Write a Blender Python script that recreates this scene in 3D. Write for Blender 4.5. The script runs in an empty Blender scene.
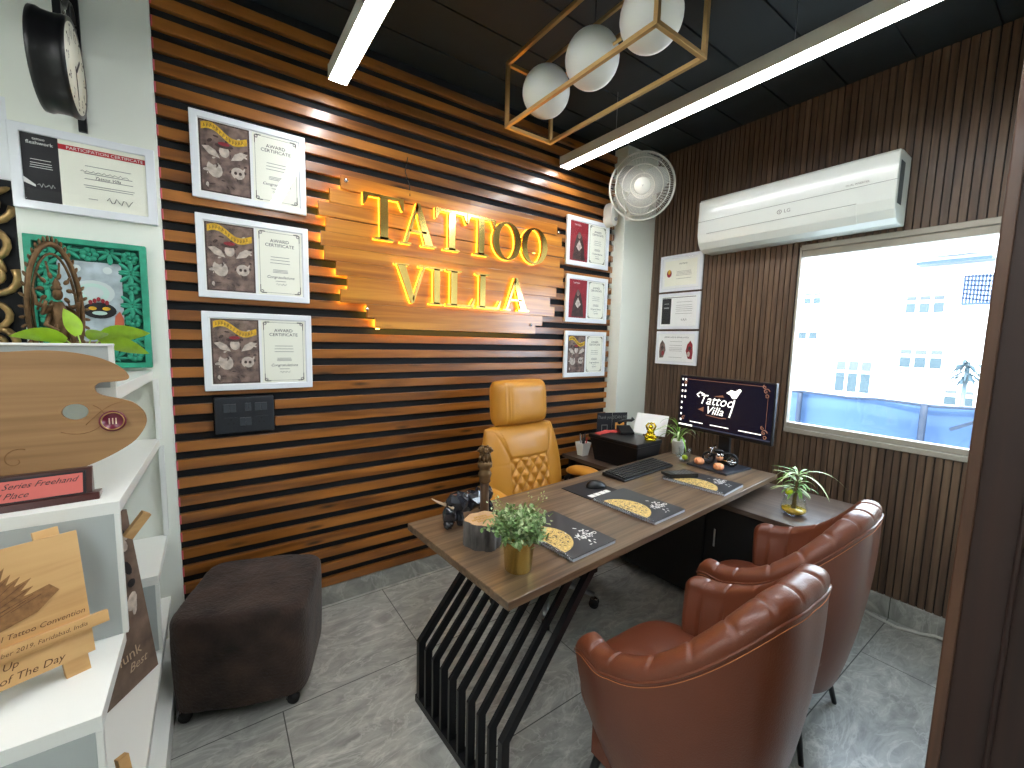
import bpy, math, random
from mathutils import Vector, Matrix, noise
PI=math.pi
SC=bpy.context.scene; COL=SC.collection
random.seed(7)
rad=math.radians
def lin(c):
    return tuple((x/255/12.92 if x/255<=0.04045 else ((x/255+0.055)/1.055)**2.4) for x in c)
# ---------------------------------------------------------------- materials
MATS={}
def nt(m): return m.node_tree.nodes, m.node_tree.links
def mk(name,c,rough=.5,metal=0,coat=0,var=0,vs=8,bump=0,bs=60,emis=None,es=0,trans=0,sheen=0,spec=.5,sub=0,stretch=None,ior=1.45):
    if name in MATS: return MATS[name]
    m=bpy.data.materials.new(name); m.use_nodes=True; N,L=nt(m); b=N['Principled BSDF']
    col=lin(c)+(1,)
    b.inputs['Base Color'].default_value=col
    b.inputs['Roughness'].default_value=rough; b.inputs['Metallic'].default_value=metal
    b.inputs['Coat Weight'].default_value=coat; b.inputs['Coat Roughness'].default_value=.08
    b.inputs['Transmission Weight'].default_value=trans; b.inputs['Sheen Weight'].default_value=sheen
    b.inputs['Specular IOR Level'].default_value=spec; b.inputs['IOR'].default_value=ior
    if sub: b.inputs['Subsurface Weight'].default_value=sub; b.inputs['Subsurface Radius'].default_value=(.02,.02,.01)
    if emis: b.inputs['Emission Color'].default_value=lin(emis)+(1,); b.inputs['Emission Strength'].default_value=es
    if var or bump:
        tc=N.new('ShaderNodeTexCoord'); mp=N.new('ShaderNodeMapping'); L.new(tc.outputs['Object'],mp.inputs[0])
        if stretch: mp.inputs['Scale'].default_value=stretch
    if var:
        n=N.new('ShaderNodeTexNoise'); n.inputs['Scale'].default_value=vs; n.inputs['Detail'].default_value=6
        L.new(mp.outputs[0],n.inputs['Vector'])
        r=N.new('ShaderNodeValToRGB'); r.color_ramp.elements[0].position=.3; r.color_ramp.elements[1].position=.7
        r.color_ramp.elements[0].color=tuple(x*(1-var) for x in col[:3])+(1,)
        r.color_ramp.elements[1].color=tuple(min(1,x*(1+var)) for x in col[:3])+(1,)
        L.new(n.outputs[0],r.inputs[0]); L.new(r.outputs[0],b.inputs['Base Color'])
    if bump:
        n2=N.new('ShaderNodeTexNoise'); n2.inputs['Scale'].default_value=bs; n2.inputs['Detail'].default_value=4
        L.new(mp.outputs[0],n2.inputs['Vector'])
        bp=N.new('ShaderNodeBump'); bp.inputs['Strength'].default_value=bump; bp.inputs['Distance'].default_value=.01
        L.new(n2.outputs[0],bp.inputs['Height']); L.new(bp.outputs[0],b.inputs['Normal'])
    MATS[name]=m; return m
def wood(name,dark,mid,light,long='X',rough=.35,coat=.3,knots=0,gs=1.0,cross=14.0,coords='Object'):
    m=bpy.data.materials.new(name); m.use_nodes=True; N,L=nt(m); b=N['Principled BSDF']
    tc=N.new('ShaderNodeTexCoord'); mp=N.new('ShaderNodeMapping'); L.new(tc.outputs[coords],mp.inputs[0])
    s={'X':(.9,cross,cross),'Y':(cross,.9,cross),'Z':(cross,cross,.9)}[long]
    mp.inputs['Scale'].default_value=tuple(a*gs for a in s)
    n=N.new('ShaderNodeTexNoise'); n.inputs['Scale'].default_value=1.6; n.inputs['Detail'].default_value=9; n.inputs['Distortion'].default_value=.6
    L.new(mp.outputs[0],n.inputs['Vector'])
    r=N.new('ShaderNodeValToRGB'); e=r.color_ramp.elements
    e[0].position=.3; e[0].color=lin(dark)+(1,); e[1].position=.72; e[1].color=lin(light)+(1,)
    x=e.new(.5); x.color=lin(mid)+(1,)
    L.new(n.outputs[0],r.inputs[0]); out=r.outputs[0]
    if knots:
        mp2=N.new('ShaderNodeMapping'); L.new(tc.outputs[coords],mp2.inputs[0])
        k={'X':(2.4,1,11),'Y':(11,2.4,11),'Z':(11,11,2.4)}[long]; mp2.inputs['Scale'].default_value=k
        v=N.new('ShaderNodeTexVoronoi'); v.inputs['Scale'].default_value=1.0; L.new(mp2.outputs[0],v.inputs['Vector'])
        r2=N.new('ShaderNodeValToRGB'); r2.color_ramp.elements[0].position=.04; r2.color_ramp.elements[0].color=(1,1,1,1)
        r2.color_ramp.elements[1].position=.15; r2.color_ramp.elements[1].color=(0,0,0,1)
        L.new(v.outputs['Distance'],r2.inputs[0])
        mx=N.new('ShaderNodeMix'); mx.data_type='RGBA'; L.new(r2.outputs[0],mx.inputs['Factor'])
        L.new(out,mx.inputs['A']); mx.inputs['B'].default_value=lin(tuple(c*.42 for c in dark))+(1,)
        mu=N.new('ShaderNodeMath'); mu.operation='MULTIPLY'; mu.inputs[1].default_value=knots; L.new(r2.outputs[0],mu.inputs[0]); L.new(mu.outputs[0],mx.inputs['Factor'])
        out=mx.outputs['Result']
    L.new(out,b.inputs['Base Color'])
    b.inputs['Roughness'].default_value=rough; b.inputs['Coat Weight'].default_value=coat; b.inputs['Coat Roughness'].default_value=.15
    bp=N.new('ShaderNodeBump'); bp.inputs['Strength'].default_value=.12; bp.inputs['Distance'].default_value=.004
    L.new(n.outputs[0],bp.inputs['Height']); L.new(bp.outputs[0],b.inputs['Normal'])
    MATS[name]=m; return m
def pane_glass(name,tint=(1,1,1),ior=1.35):
    m=bpy.data.materials.new(name); m.use_nodes=True; N,L=nt(m); N.remove(N['Principled BSDF'])
    o=[x for x in N if x.type=='OUTPUT_MATERIAL'][0]
    t=N.new('ShaderNodeBsdfTransparent'); t.inputs[0].default_value=tint+(1,)
    g=N.new('ShaderNodeBsdfGlossy'); g.inputs['Roughness'].default_value=.03
    lw=N.new('ShaderNodeLayerWeight'); lw.inputs[0].default_value=.5; pw=N.new('ShaderNodeMath'); pw.operation='POWER'; pw.inputs[1].default_value=4; L.new(lw.outputs['Facing'],pw.inputs[0]); f=N.new('ShaderNodeMath'); f.operation='MULTIPLY_ADD'; f.inputs[1].default_value=.6; f.inputs[2].default_value=.035 if ior>1.3 else .05; L.new(pw.outputs[0],f.inputs[0])
    mx=N.new('ShaderNodeMixShader'); L.new(f.outputs[0],mx.inputs[0]); L.new(t.outputs[0],mx.inputs[1]); L.new(g.outputs[0],mx.inputs[2]); L.new(mx.outputs[0],o.inputs[0])
    MATS[name]=m; return m
# ---------------------------------------------------------------- mesh builder
class MB:
    def __init__(s): s.v=[];s.f=[];s.i=[];s.s=[];s.T=Matrix();s.mi=0
    def add(s,vs,fs,smooth=False,mi=None):
        o=len(s.v); T=s.T
        s.v+=[tuple(T@Vector(v)) for v in vs]; s.f+=[tuple(i+o for i in f) for f in fs]
        k=s.mi if mi is None else mi
        s.i+=[k]*len(fs); s.s+=[smooth]*len(fs); return s
    def box(s,c,d,mi=None,R=None):
        x,y,z=[a/2 for a in d]; vs=[]
        for dx in(-x,x):
            for dy in(-y,y):
                for dz in(-z,z):
                    p=Vector((dx,dy,dz)); p=R@p if R else p; vs.append(p+Vector(c))
        return s.add(vs,[(0,1,3,2),(4,6,7,5),(0,4,5,1),(2,3,7,6),(0,2,6,4),(1,5,7,3)],False,mi)
    def bb(s,x0,x1,y0,y1,z0,z1,mi=None): return s.box(((x0+x1)/2,(y0+y1)/2,(z0+z1)/2),(x1-x0,y1-y0,z1-z0),mi)
    def prism(s,poly,t0,t1,plane='XZ',mi=None):
        # polygon in plane, extruded along the remaining axis
        def P(a,b,t): return {'XZ':(a,t,b),'XY':(a,b,t),'YZ':(t,a,b)}[plane]
        n=len(poly); ar=sum(poly[i][0]*poly[(i+1)%n][1]-poly[(i+1)%n][0]*poly[i][1] for i in range(n))
        if ar<0: poly=poly[::-1]
        vs=[P(a,b,t0) for a,b in poly]+[P(a,b,t1) for a,b in poly]
        fs=[tuple(range(n)),tuple(range(2*n-1,n-1,-1))]+[(i,n+i,n+(i+1)%n,(i+1)%n) for i in range(n)]
        return s.add(vs,fs,False,mi)
    def ring(s,outer,inner,t0,t1,plane='XZ',mi=None):
        def P(a,b,t): return {'XZ':(a,t,b),'XY':(a,b,t),'YZ':(t,a,b)}[plane]
        n=len(outer); vs=[P(*p,t) for t in(t0,t1) for L_ in(outer,inner) for p in L_]; fs=[]
        for i in range(n):
            j=(i+1)%n
            fs+=[(i,j,n+j,n+i),(2*n+i,3*n+i,3*n+j,2*n+j),(i,2*n+i,2*n+j,j),(n+i,n+j,3*n+j,3*n+i)]
        return s.add(vs,fs,False,mi)
    def lathe(s,prof,n=24,mi=None,c=(0,0,0),smooth=True,R=None,sx=1,sy=1):
        vs=[];fs=[]
        for r,z in prof:
            for k in range(n):
                a=2*PI*k/n; p=Vector((r*math.cos(a)*sx,r*math.sin(a)*sy,z)); p=R@p if R else p; vs.append(p+Vector(c))
        for i in range(len(prof)-1):
            for k in range(n):
                l=(k+1)%n; fs.append((i*n+k,i*n+l,(i+1)*n+l,(i+1)*n+k))
        if prof[0][0]>1e-5: fs.append(tuple(range(n-1,-1,-1)))
        if prof[-1][0]>1e-5: fs.append(tuple((len(prof)-1)*n+k for k in range(n)))
        return s.add(vs,fs,smooth,mi)
    def cyl(s,c,r,h,n=20,mi=None,R=None,r2=None,smooth=True): return s.lathe([(r,0),(r if r2 is None else r2,h)],n,mi,c,smooth,R)
    def sph(s,c,r,n=16,m=10,mi=None,R=None):
        if not isinstance(r,(tuple,list)): r=(r,r,r)
        vs=[];fs=[]
        for i in range(m+1):
            t=PI*i/m
            for k in range(n):
                a=2*PI*k/n; p=Vector((r[0]*math.sin(t)*math.cos(a),r[1]*math.sin(t)*math.sin(a),-r[2]*math.cos(t))); p=R@p if R else p; vs.append(p+Vector(c))
        for i in range(m):
            for k in range(n):
                l=(k+1)%n; fs.append((i*n+k,i*n+l,(i+1)*n+l,(i+1)*n+k))
        return s.add(vs,fs,True,mi)
    def tube(s,pts,r,n=8,mi=None,closed=False,flat=1.0,smooth=True):
        pts=[Vector(p) for p in pts]; N=len(pts); rs=r if isinstance(r,(list,tuple)) else [r]*N
        vs=[];fs=[]; up=None
        for i,p in enumerate(pts):
            if closed: d=pts[(i+1)%N]-pts[i-1]
            else: d=pts[min(i+1,N-1)]-pts[max(i-1,0)]
            d.normalize()
            if up is None: up=Vector((0,0,1)) if abs(d.z)<.9 else Vector((1,0,0))
            a=d.cross(up)
            if a.length<1e-4: a=d.cross(Vector((0,1,0)))
            a.normalize(); b=a.cross(d).normalized(); up=b
            for k in range(n):
                t=2*PI*k/n+ (PI/n if n==4 else 0); vs.append(p+a*math.cos(t)*rs[i]+b*math.sin(t)*rs[i]*flat)
        M=N if closed else N-1
        for i in range(M):
            j=(i+1)%N
            for k in range(n):
                l=(k+1)%n; fs.append((i*n+k,i*n+l,j*n+l,j*n+k))
        if not closed: fs+= [tuple(range(n-1,-1,-1)),tuple((N-1)*n+k for k in range(n))]
        return s.add(vs,fs,smooth,mi)
    def bar(s,a,b,w,mi=None): # square bar
        return s.tube([a,b],w*.7071,4,mi,smooth=False)
    def grid(s,fn,nu,nv,mi=None,cu=False,smooth=True,mfn=None):
        vs=[fn(i/(nu-1 if not cu else nu),j/(nv-1)) for i in range(nu) for j in range(nv)]; fs=[]
        for i in range(nu if cu else nu-1):
            ii=(i+1)%nu
            for j in range(nv-1): fs.append((i*nv+j,ii*nv+j,ii*nv+j+1,i*nv+j+1))
        return s.add(vs,fs,smooth,mi)
    def leaf(s,base,dirv,length,width,droop=.5,n=6,mi=None,up=(0,0,1),fold=.15,tipf=1.0):
        d=Vector(dirv).normalized(); p=Vector(base); side=d.cross(Vector(up)); 
        if side.length<1e-3: side=Vector((1,0,0))
        side.normalize(); vs=[];fs=[]
        for i in range(n+1):
            t=i/n; w=width*math.sin(PI*min(1,(t*.93+.07)))**.8*(1-t*.3)
            if i==n: w=0
            nn=side.cross(d)
            vs+= [p-side*w/2+nn*w*fold,p,p+side*w/2+nn*w*fold]
            d=(d+Vector((0,0,-1))*droop/n).normalized(); p=p+d*length/n
        for i in range(n):
            o=i*3; fs+=[(o,o+1,o+4,o+3),(o+1,o+2,o+5,o+4)]
        return s.add(vs,fs,True,mi)
    def text(s,body,size,x,y,align='CENTER',mi=None,ext=0.0,plane=None,shear=0,sx=1.0):
        vs,fs=text_geo(body,align,shear,ext/size if ext else 0)
        T=plane if plane else Matrix()
        out=[T@Vector((x+v[0]*size*sx,y+v[1]*size,v[2]*size)) for v in vs]
        return s.add(out,fs,False,mi)
    def build(s,name,mats,parent=None,loc=None,rz=0,bevel=0,seg=2,sub=0,**tg):
        me=bpy.data.meshes.new(name); me.from_pydata(s.v,[],s.f); me.update()
        for m in (mats if isinstance(mats,(list,tuple)) else [mats]): me.materials.append(m)
        me.polygons.foreach_set('material_index',s.i); me.polygons.foreach_set('use_smooth',s.s); me.update()
        o=bpy.data.objects.new(name,me); COL.objects.link(o)
        if parent: o.parent=parent
        if loc: o.location=loc
        if rz: o.rotation_euler[2]=rz
        if bevel:
            b=o.modifiers.new('bevel','BEVEL'); b.width=bevel; b.segments=seg; b.limit_method='ANGLE'; b.angle_limit=rad(50)
        if sub:
            q=o.modifiers.new('sub','SUBSURF'); q.levels=sub; q.render_levels=sub
        tag(o,**tg); return o
TG={}
def text_geo(body,align,shear,ext):
    k=(body,align,shear,ext)
    if k not in TG:
        c=bpy.data.curves.new('txt','FONT'); c.body=body; c.size=1; c.align_x=align; c.shear=shear; c.extrude=ext; c.resolution_u=2
        o=bpy.data.objects.new('txt',c); COL.objects.link(o); dg=bpy.context.evaluated_depsgraph_get(); dg.update()
        me=bpy.data.meshes.new_from_object(o.evaluated_get(dg))
        TG[k]=([tuple(v.co) for v in me.vertices],[tuple(p.vertices) for p in me.polygons])
        bpy.data.objects.remove(o); bpy.data.curves.remove(c); bpy.data.meshes.remove(me)
    return TG[k]
WALL=Matrix(((1,0,0,0),(0,0,-1,0),(0,1,0,0),(0,0,0,1)))   # text plane: x right, z up, facing -y
def wp(off): return Matrix.Translation((0,-off,0))@WALL
def tag(o,label=None,cat=None,group=None,kind=None):
    if label: o['label']=label
    if cat: o['category']=cat
    if group: o['group']=group
    if kind: o['kind']=kind
def thing(name,label,cat,loc=(0,0,0),rz=0,group=None,kind=None):
    o=bpy.data.objects.new(name,None); COL.objects.link(o); o.empty_display_size=.05
    o.location=loc; o.rotation_euler=(0,0,rz); tag(o,label,cat,group,kind); return o
def dup(root,loc,rz=None,label=None):
    r=root.copy(); COL.objects.link(r); r.location=loc
    if rz is not None: r.rotation_euler=(0,0,rz)
    if label: r['label']=label
    for ch in list(root.children):
        c=ch.copy(); COL.objects.link(c); c.parent=r
        for g in list(ch.children):
            d=g.copy(); COL.objects.link(d); d.parent=c
    return r
def ell(cx,cy,a,b,n=32,rot=0):
    return [(cx+a*math.cos(t)*math.cos(rot)-b*math.sin(t)*math.sin(rot),cy+a*math.cos(t)*math.sin(rot)+b*math.sin(t)*math.cos(rot)) for t in [2*PI*k/n for k in range(n)]]
def disc(m,cx,cz,a,b,y,mi,n=20,rot=0):
    m.add([(p[0],y,p[1]) for p in ell(cx,cz,a,b,n,rot)],[tuple(range(n))],False,mi)
def rect(m,x0,x1,z0,z1,y,mi): m.add([(x0,y,z0),(x1,y,z0),(x1,y,z1),(x0,y,z1)],[(0,1,2,3)],False,mi)
def poly(m,pts,y,mi): 
    n=len(pts); ar=sum(pts[i][0]*pts[(i+1)%n][1]-pts[(i+1)%n][0]*pts[i][1] for i in range(n))
    if ar<0: pts=pts[::-1]
    m.add([(a,y,b) for a,b in pts],[tuple(range(n))],False,mi)
def rot2(x,y,a): return x*math.cos(a)-y*math.sin(a),x*math.sin(a)+y*math.cos(a)

D=2.39; W=3.04; H=3.0
# ---- materials
M_white=mk('white_paint',(230,234,224),.6,var=.02,vs=2)
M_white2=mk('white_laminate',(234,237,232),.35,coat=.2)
M_grey=mk('shaded_laminate',(178,186,185),.4)  # shelf riser faces: white boards with their shade put into the colour
M_frame=mk('white_frame',(226,230,234),.3,coat=.3)
M_black=mk('black_plastic',(16,17,19),.35)
M_blackm=mk('black_metal',(20,21,24),.4,metal=.3)
M_matte=mk('matte_black_paint',(14,17,22),.75,var=.15,vs=6)
M_ceil=mk('dark_ceiling_paint',(30,38,42),.6,var=.12,vs=5)
M_slat=wood('pine_slat',(94,54,20),(140,86,34),(172,110,46),'X',.32,.35,knots=.9,cross=9)
M_plank=wood('sign_plank',(146,82,24),(184,116,36),(210,144,52),'X',.3,.5,knots=.9,cross=16)
M_desk=wood('walnut_desk',(72,56,42),(102,82,62),(128,106,82),'X',.33,.25,cross=26,gs=1.3)
M_ret=wood('return_desk_top',(62,50,42),(82,68,58),(98,84,72),'Y',.3,.3,cross=24,gs=1.2)
M_panel=wood('fluted_panel_wood',(60,45,34),(86,66,50),(110,88,68),'Z',.5,.05,cross=16,gs=1.2)
M_jamb=wood('dark_stained_wood',(30,16,13),(40,22,17),(50,28,20),'Z',.5,.05,cross=20)
M_jamb2=wood('brown_stained_wood',(54,34,24),(74,48,33),(92,62,42),'Z',.35,.3,cross=20)
M_lwood=wood('light_easel_wood',(176,132,80),(204,162,106),(220,182,126),'X',.5,.05,cross=10)
M_pal=wood('palette_wood',(140,104,66),(156,118,77),(170,132,88),'X',.5,.1,cross=22)
M_dwood=wood('dark_plaque_wood',(46,22,20),(66,32,28),(84,44,36),'X',.3,.4)
M_brass=mk('brushed_brass',(196,160,104),.35,metal=.9)
M_gold=mk('polished_gold',(236,208,124),.16,metal=1)
M_goldpot=mk('gold_pot_metal',(240,212,120),.26,metal=1)
M_bronze=mk('aged_bronze',(104,80,54),.42,metal=.7,var=.35,vs=30,bump=.3,bs=60)
M_chrome=mk('chrome',(210,212,215),.15,metal=1)
M_steel=mk('dull_aluminium',(150,152,154),.35,metal=.8)
M_globe=mk('frosted_globe_glass',(222,225,218),.35,coat=.1,sub=.2)
M_led=mk('led_diffuser',(255,255,255),.5,emis=(250,252,255),es=15)
M_lamp=mk('lamp_housing',(200,200,188),.4)
M_glow=mk('backlit_acrylic',(255,190,40),.4,emis=(255,208,48),es=2.4)
M_strip=mk('led_strip_yellow',(255,190,60),.4,emis=(255,204,70),es=9)
M_leather=mk('tan_leather',(104,54,34),.33,coat=.16,var=.1,vs=5,bump=.12,bs=220)
M_leather2=mk('mustard_leather',(188,130,46),.4,coat=.1,var=.06,vs=5,bump=.1,bs=220)
M_seam=mk('mustard_thread',(140,92,32),.6)
M_thread=mk('tan_thread',(206,132,84),.6)
M_fur=mk('brown_plush',(50,36,29),.9,var=.7,vs=8,bump=.5,bs=90,sheen=.12)
M_paper=mk('cream_paper',(240,241,226),.55)
M_wpaper=mk('white_paper',(236,238,236),.5)
M_ink=mk('dark_ink',(52,50,50),.7)
M_ink2=mk('grey_ink',(128,128,124),.7)
M_sepia=mk('sepia_print',(112,92,84),.6,var=.75,vs=26)
M_sepd=mk('dark_sepia_print',(64,46,42),.6,var=.4,vs=40)
M_sepl=mk('pale_sepia_print',(188,176,164),.6,var=.3,vs=50)
M_yel=mk('yellow_print',(214,170,42),.6,var=.25,vs=60)
M_redp=mk('red_print',(140,34,44),.6,var=.2,vs=20)
M_red=mk('bright_red_print',(186,28,40),.5)
M_blackp=mk('black_print',(26,26,30),.5)
M_whitep=mk('white_print',(232,232,228),.5)
M_green=mk('green_painted_wood',(42,148,118),.5,var=.2,vs=30)
M_mirror=mk('silvery_print',(170,184,190),.25,var=.25,vs=22)
M_leafb=mk('bright_pothos_leaf',(158,200,44),.4,coat=.2,var=.2,vs=20)
M_leaf=mk('green_leaf',(104,150,64),.45,var=.35,vs=30)
M_leafp=mk('pale_stripe_leaf',(186,206,150),.45,var=.2,vs=30)
M_boxw=mk('shrub_leaf',(108,140,84),.6,var=.4,vs=60)
M_stem=mk('plant_stem',(110,120,60),.6)
M_bark=mk('charred_bark',(88,84,82),.9,var=.8,vs=30,bump=1,bs=50,stretch=(1,1,.3))
M_cut=mk('cut_log_face',(188,152,112),.6,var=.18,vs=20)
M_glass=pane_glass('drinking_glass',(.95,.98,.98),1.2)
M_pane=pane_glass('frame_pane'); M_wpane=pane_glass('window_pane')
M_amber=mk('amber_liquid',(206,164,40),.15,coat=.5,var=.3,vs=60)
M_ac=mk('air_conditioner_plastic',(214,220,214),.28,coat=.3)
M_alu=mk('window_aluminium',(158,152,140),.4,metal=.2)
M_fanw=mk('fan_white_plastic',(214,212,200),.4)
M_blade=mk('fan_blade_plastic',(150,152,148),.4)
M_screen=mk('monitor_picture',(8,9,20),.25,emis=(13,14,32),es=.3)
M_scrw=mk('screen_white',(240,238,230),.4,emis=(240,236,226),es=.8)
M_scro=mk('screen_brown',(120,80,60),.4,emis=(128,86,66),es=.3)
M_peach=mk('peach_wax',(232,160,112),.5,sub=.2)
M_lime=mk('lime_green',(190,210,40),.4)
M_ygold=mk('shiny_yellow_gold',(214,190,40),.15,metal=.8)
M_pink=mk('pink_plate',(206,104,96),.4)
M_burg=mk('burgundy_badge',(110,28,52),.3,coat=.4)
M_brownp=mk('brown_board_print',(112,94,82),.5,var=.45,vs=14)
M_redfab=mk('red_pouch',(190,70,66),.6)
M_cardor=mk('orange_card_print',(214,150,74),.6,var=.2,vs=60)
M_engr=mk('burnt_engraving',(138,98,58),.7,var=.25,vs=90)
M_gglit=mk('gold_glitter_print',(206,176,108),.45,metal=.1,var=.5,vs=160)
M_nb=mk('charcoal_cover',(52,54,58),.35,coat=.2)
M_wire=mk('white_cable',(196,196,188),.5)
M_tyre=mk('tyre_rubber',(14,14,15),.6)

# ================================================================ SETTING
def floor():
    m=bpy.data.materials.new('grey_marble_tile'); m.use_nodes=True; N,L=nt(m); b=N['Principled BSDF']
    tc=N.new('ShaderNodeTexCoord'); mp=N.new('ShaderNodeMapping'); L.new(tc.outputs['Object'],mp.inputs[0]); mp.inputs['Location'].default_value=(-.18,-1.77,0)
    br=N.new('ShaderNodeTexBrick'); br.offset=.5; br.inputs['Scale'].default_value=1; br.inputs['Brick Width'].default_value=1.2; br.inputs['Row Height'].default_value=.6
    br.inputs['Mortar Size'].default_value=.0025; br.inputs['Mortar Smooth'].default_value=.3
    L.new(mp.outputs[0],br.inputs[0])
    n0=N.new('ShaderNodeTexNoise'); n0.inputs['Scale'].default_value=1.7; n0.inputs['Detail'].default_value=3; n0.inputs['Distortion'].default_value=1.5
    m2=N.new('ShaderNodeMapping'); m2.inputs['Rotation'].default_value=(0,0,rad(38)); m2.inputs['Scale'].default_value=(1,2.3,1); L.new(tc.outputs['Object'],m2.inputs[0])
    L.new(m2.outputs[0],n0.inputs['Vector'])
    n1=N.new('ShaderNodeTexNoise'); n1.inputs['Scale'].default_value=5.5; n1.inputs['Detail'].default_value=12; n1.inputs['Roughness'].default_value=.68; n1.inputs['Distortion'].default_value=1.2
    L.new(m2.outputs[0],n1.inputs['Vector'])
    r1=N.new('ShaderNodeValToRGB'); e=r1.color_ramp.elements
    e[0].position=.3; e[0].color=lin((122,123,118))+(1,); e[1].position=.74; e[1].color=lin((204,204,196))+(1,)
    x=e.new(.5); x.color=lin((152,153,147))+(1,); x=e.new(.6); x.color=lin((166,166,159))+(1,)
    L.new(n1.outputs[0],r1.inputs[0])
    # thin pale veins
    n3=N.new('ShaderNodeTexNoise'); n3.inputs['Scale'].default_value=2.2; n3.inputs['Detail'].default_value=10; n3.inputs['Distortion'].default_value=2.2; n3.inputs['Roughness'].default_value=.6
    L.new(m2.outputs[0],n3.inputs['Vector'])
    rv=N.new('ShaderNodeValToRGB'); ee=rv.color_ramp.elements; ee[0].position=.47; ee[0].color=(0,0,0,1); ee[1].position=.53; ee[1].color=(0,0,0,1); q=ee.new(.5); q.color=(1,1,1,1)
    L.new(n3.outputs[0],rv.inputs[0])
    mv=N.new('ShaderNodeMath'); mv.operation='MULTIPLY'; L.new(rv.outputs[0],mv.inputs[0]); mw=N.new('ShaderNodeMath'); mw.operation='MULTIPLY'; mw.inputs[1].default_value=.6; L.new(n0.outputs[0],mw.inputs[0]); L.new(mw.outputs[0],mv.inputs[1])
    mx=N.new('ShaderNodeMix'); mx.data_type='RGBA'; L.new(mv.outputs[0],mx.inputs['Factor']); L.new(r1.outputs[0],mx.inputs['A']); mx.inputs['B'].default_value=lin((214,213,205))+(1,)
    my=N.new('ShaderNodeMix'); my.data_type='RGBA'; L.new(br.outputs['Fac'],my.inputs['Factor']); L.new(mx.outputs['Result'],my.inputs['A']); my.inputs['B'].default_value=lin((66,66,64))+(1,)
    L.new(my.outputs['Result'],b.inputs['Base Color']); b.inputs['Roughness'].default_value=.34
    bp=N.new('ShaderNodeBump'); bp.inputs['Strength'].default_value=.06; bp.inputs['Distance'].default_value=.01; L.new(n1.outputs[0],bp.inputs['Height']); L.new(bp.outputs[0],b.inputs['Normal'])
    MATS['tile']=m
    MB().bb(-1.75,3.3,-2.3,2.65,-.1,0).build('floor',m,kind='structure')
floor(); M_tile=MATS['tile']
# ceiling with panel joints
c=MB(); y=2.65; edges=[2.65,2.2,1.905,1.61,1.315,1.02,.725,.43,.135,-.16,-.455,-.75,-1.05,-1.35,-1.65,-2.3]
c.bb(-1.75,3.3,-2.3,2.65,H+.012,H+.1)
for a,b_ in zip(edges[1:],edges[:-1]): c.bb(-1.75,3.3,a+.005,b_-.005,H,H+.013)
c.build('ceiling',M_ceil,kind='structure')
# back wall backing, slats
MB().bb(-.56,W,D+.022,D+.15,0,H).build('wall_back',M_matte,kind='structure')
s=MB(); rr=random.Random(3)
for k in range(34):
    zt=.158+.0845*k; z0=zt-.046
    segs=[(-.143,2.69)]
    if 1.05<zt<1.2: segs=[(-.143,.0),(.252,2.69)]
    s.bb(-.1445,-.137,D-.0045,D+.01,z0+.001,min(zt,H)-.001,1)  # thin pink cap on the left end of each slat
    for a,b_ in segs:
        s.bb(a,b_,D-.004,D+.023,z0,min(zt,H))
s.build('trim_1',[M_slat,mk('pink_slat_end',(206,96,110),.6)],bevel=.002,kind='structure')
MB().bb(-.145,2.67,D+.002,D+.023,0,.108).build('baseboard_back',M_tile,kind='structure')
# white wall pier on the left and the recess beyond
MB().bb(-.56,-.145,2.37,2.6,0,H).build('wall_left_pier',M_white,kind='structure')
MB().bb(-1.75,-.56,2.42,2.6,0,H).build('wall_left',M_white,kind='structure')
MB().bb(-1.75,-1.65,-2.3,2.42,0,H).build('wall_west',M_white,kind='structure')
MB().bb(-1.75,3.3,-2.3,-2.2,0,H).build('wall_front',M_white,kind='structure')
# corner pier
MB().bb(2.67,W+.1,2.28,2.6,0,H).build('wall_corner_pier',M_white,kind='structure')
# right wall with fluted panelling around the window
wy0,wy1,wz0,wz1=.02,1.178,.95,2.118
w=MB()
w.bb(W+.012,W+.16,-2.3,wy0,0,H); w.bb(W+.012,W+.16,wy1+.16,2.6,0,H); w.bb(W+.0125,W+.02,wy1,wy1+.17,wz0,wz1); w.bb(W+.012,W+.16,wy0,wy1+.16,0,wz0); w.bb(W+.012,W+.16,wy0,wy1+.16,wz1,H)
w.build('wall_right',M_matte,kind='structure')
w=MB(); pitch=.033; y=2.28
while y>.16:
    a=y-pitch+.0055
    if a<wy1 and y>wy0:
        w.bb(W,W+.0125,a,y,.12,wz0); w.bb(W,W+.0125,a,y,wz1,H)
    else: w.bb(W,W+.0125,a,y,.12,H)
    y-=pitch
w.build('trim_2',M_panel,kind='structure')
b=MB(); b.bb(W-.008,W+.013,.16,2.28,0,.115); b.bb(W-.008,W+.013,.16,2.28,.115,.122)
b.build('baseboard_right',M_tile,bevel=.002,kind='structure')
# window
wn=thing('window_1',None,None,(0,0,0),kind='structure')
f=MB()
f.bb(W-.012,W+.17,wy0,wy1,wz0,wz0+.03); f.bb(W+.006,W+.06,wy0,wy1,wz0+.03,wz0+.062)
f.bb(W+.001,W+.045,wy1-.004,wy1+.01,wz0,wz1+.01); f.bb(W+.001,W+.17,wy0-.02,wy0+.004,wz0,wz1+.01)
f.bb(W-.003,W+.17,wy0,wy1,wz1-.02,wz1+.012); f.bb(W+.01,W+.06,wy0,wy1,wz1-.062,wz1-.02)
f.build('window_frame',M_alu,wn,bevel=.003,kind='structure')
MB().bb(W+.03,W+.034,wy0,wy1,wz0+.03,wz1-.02).build('window_glass',M_wpane,wn,kind='structure')
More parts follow.
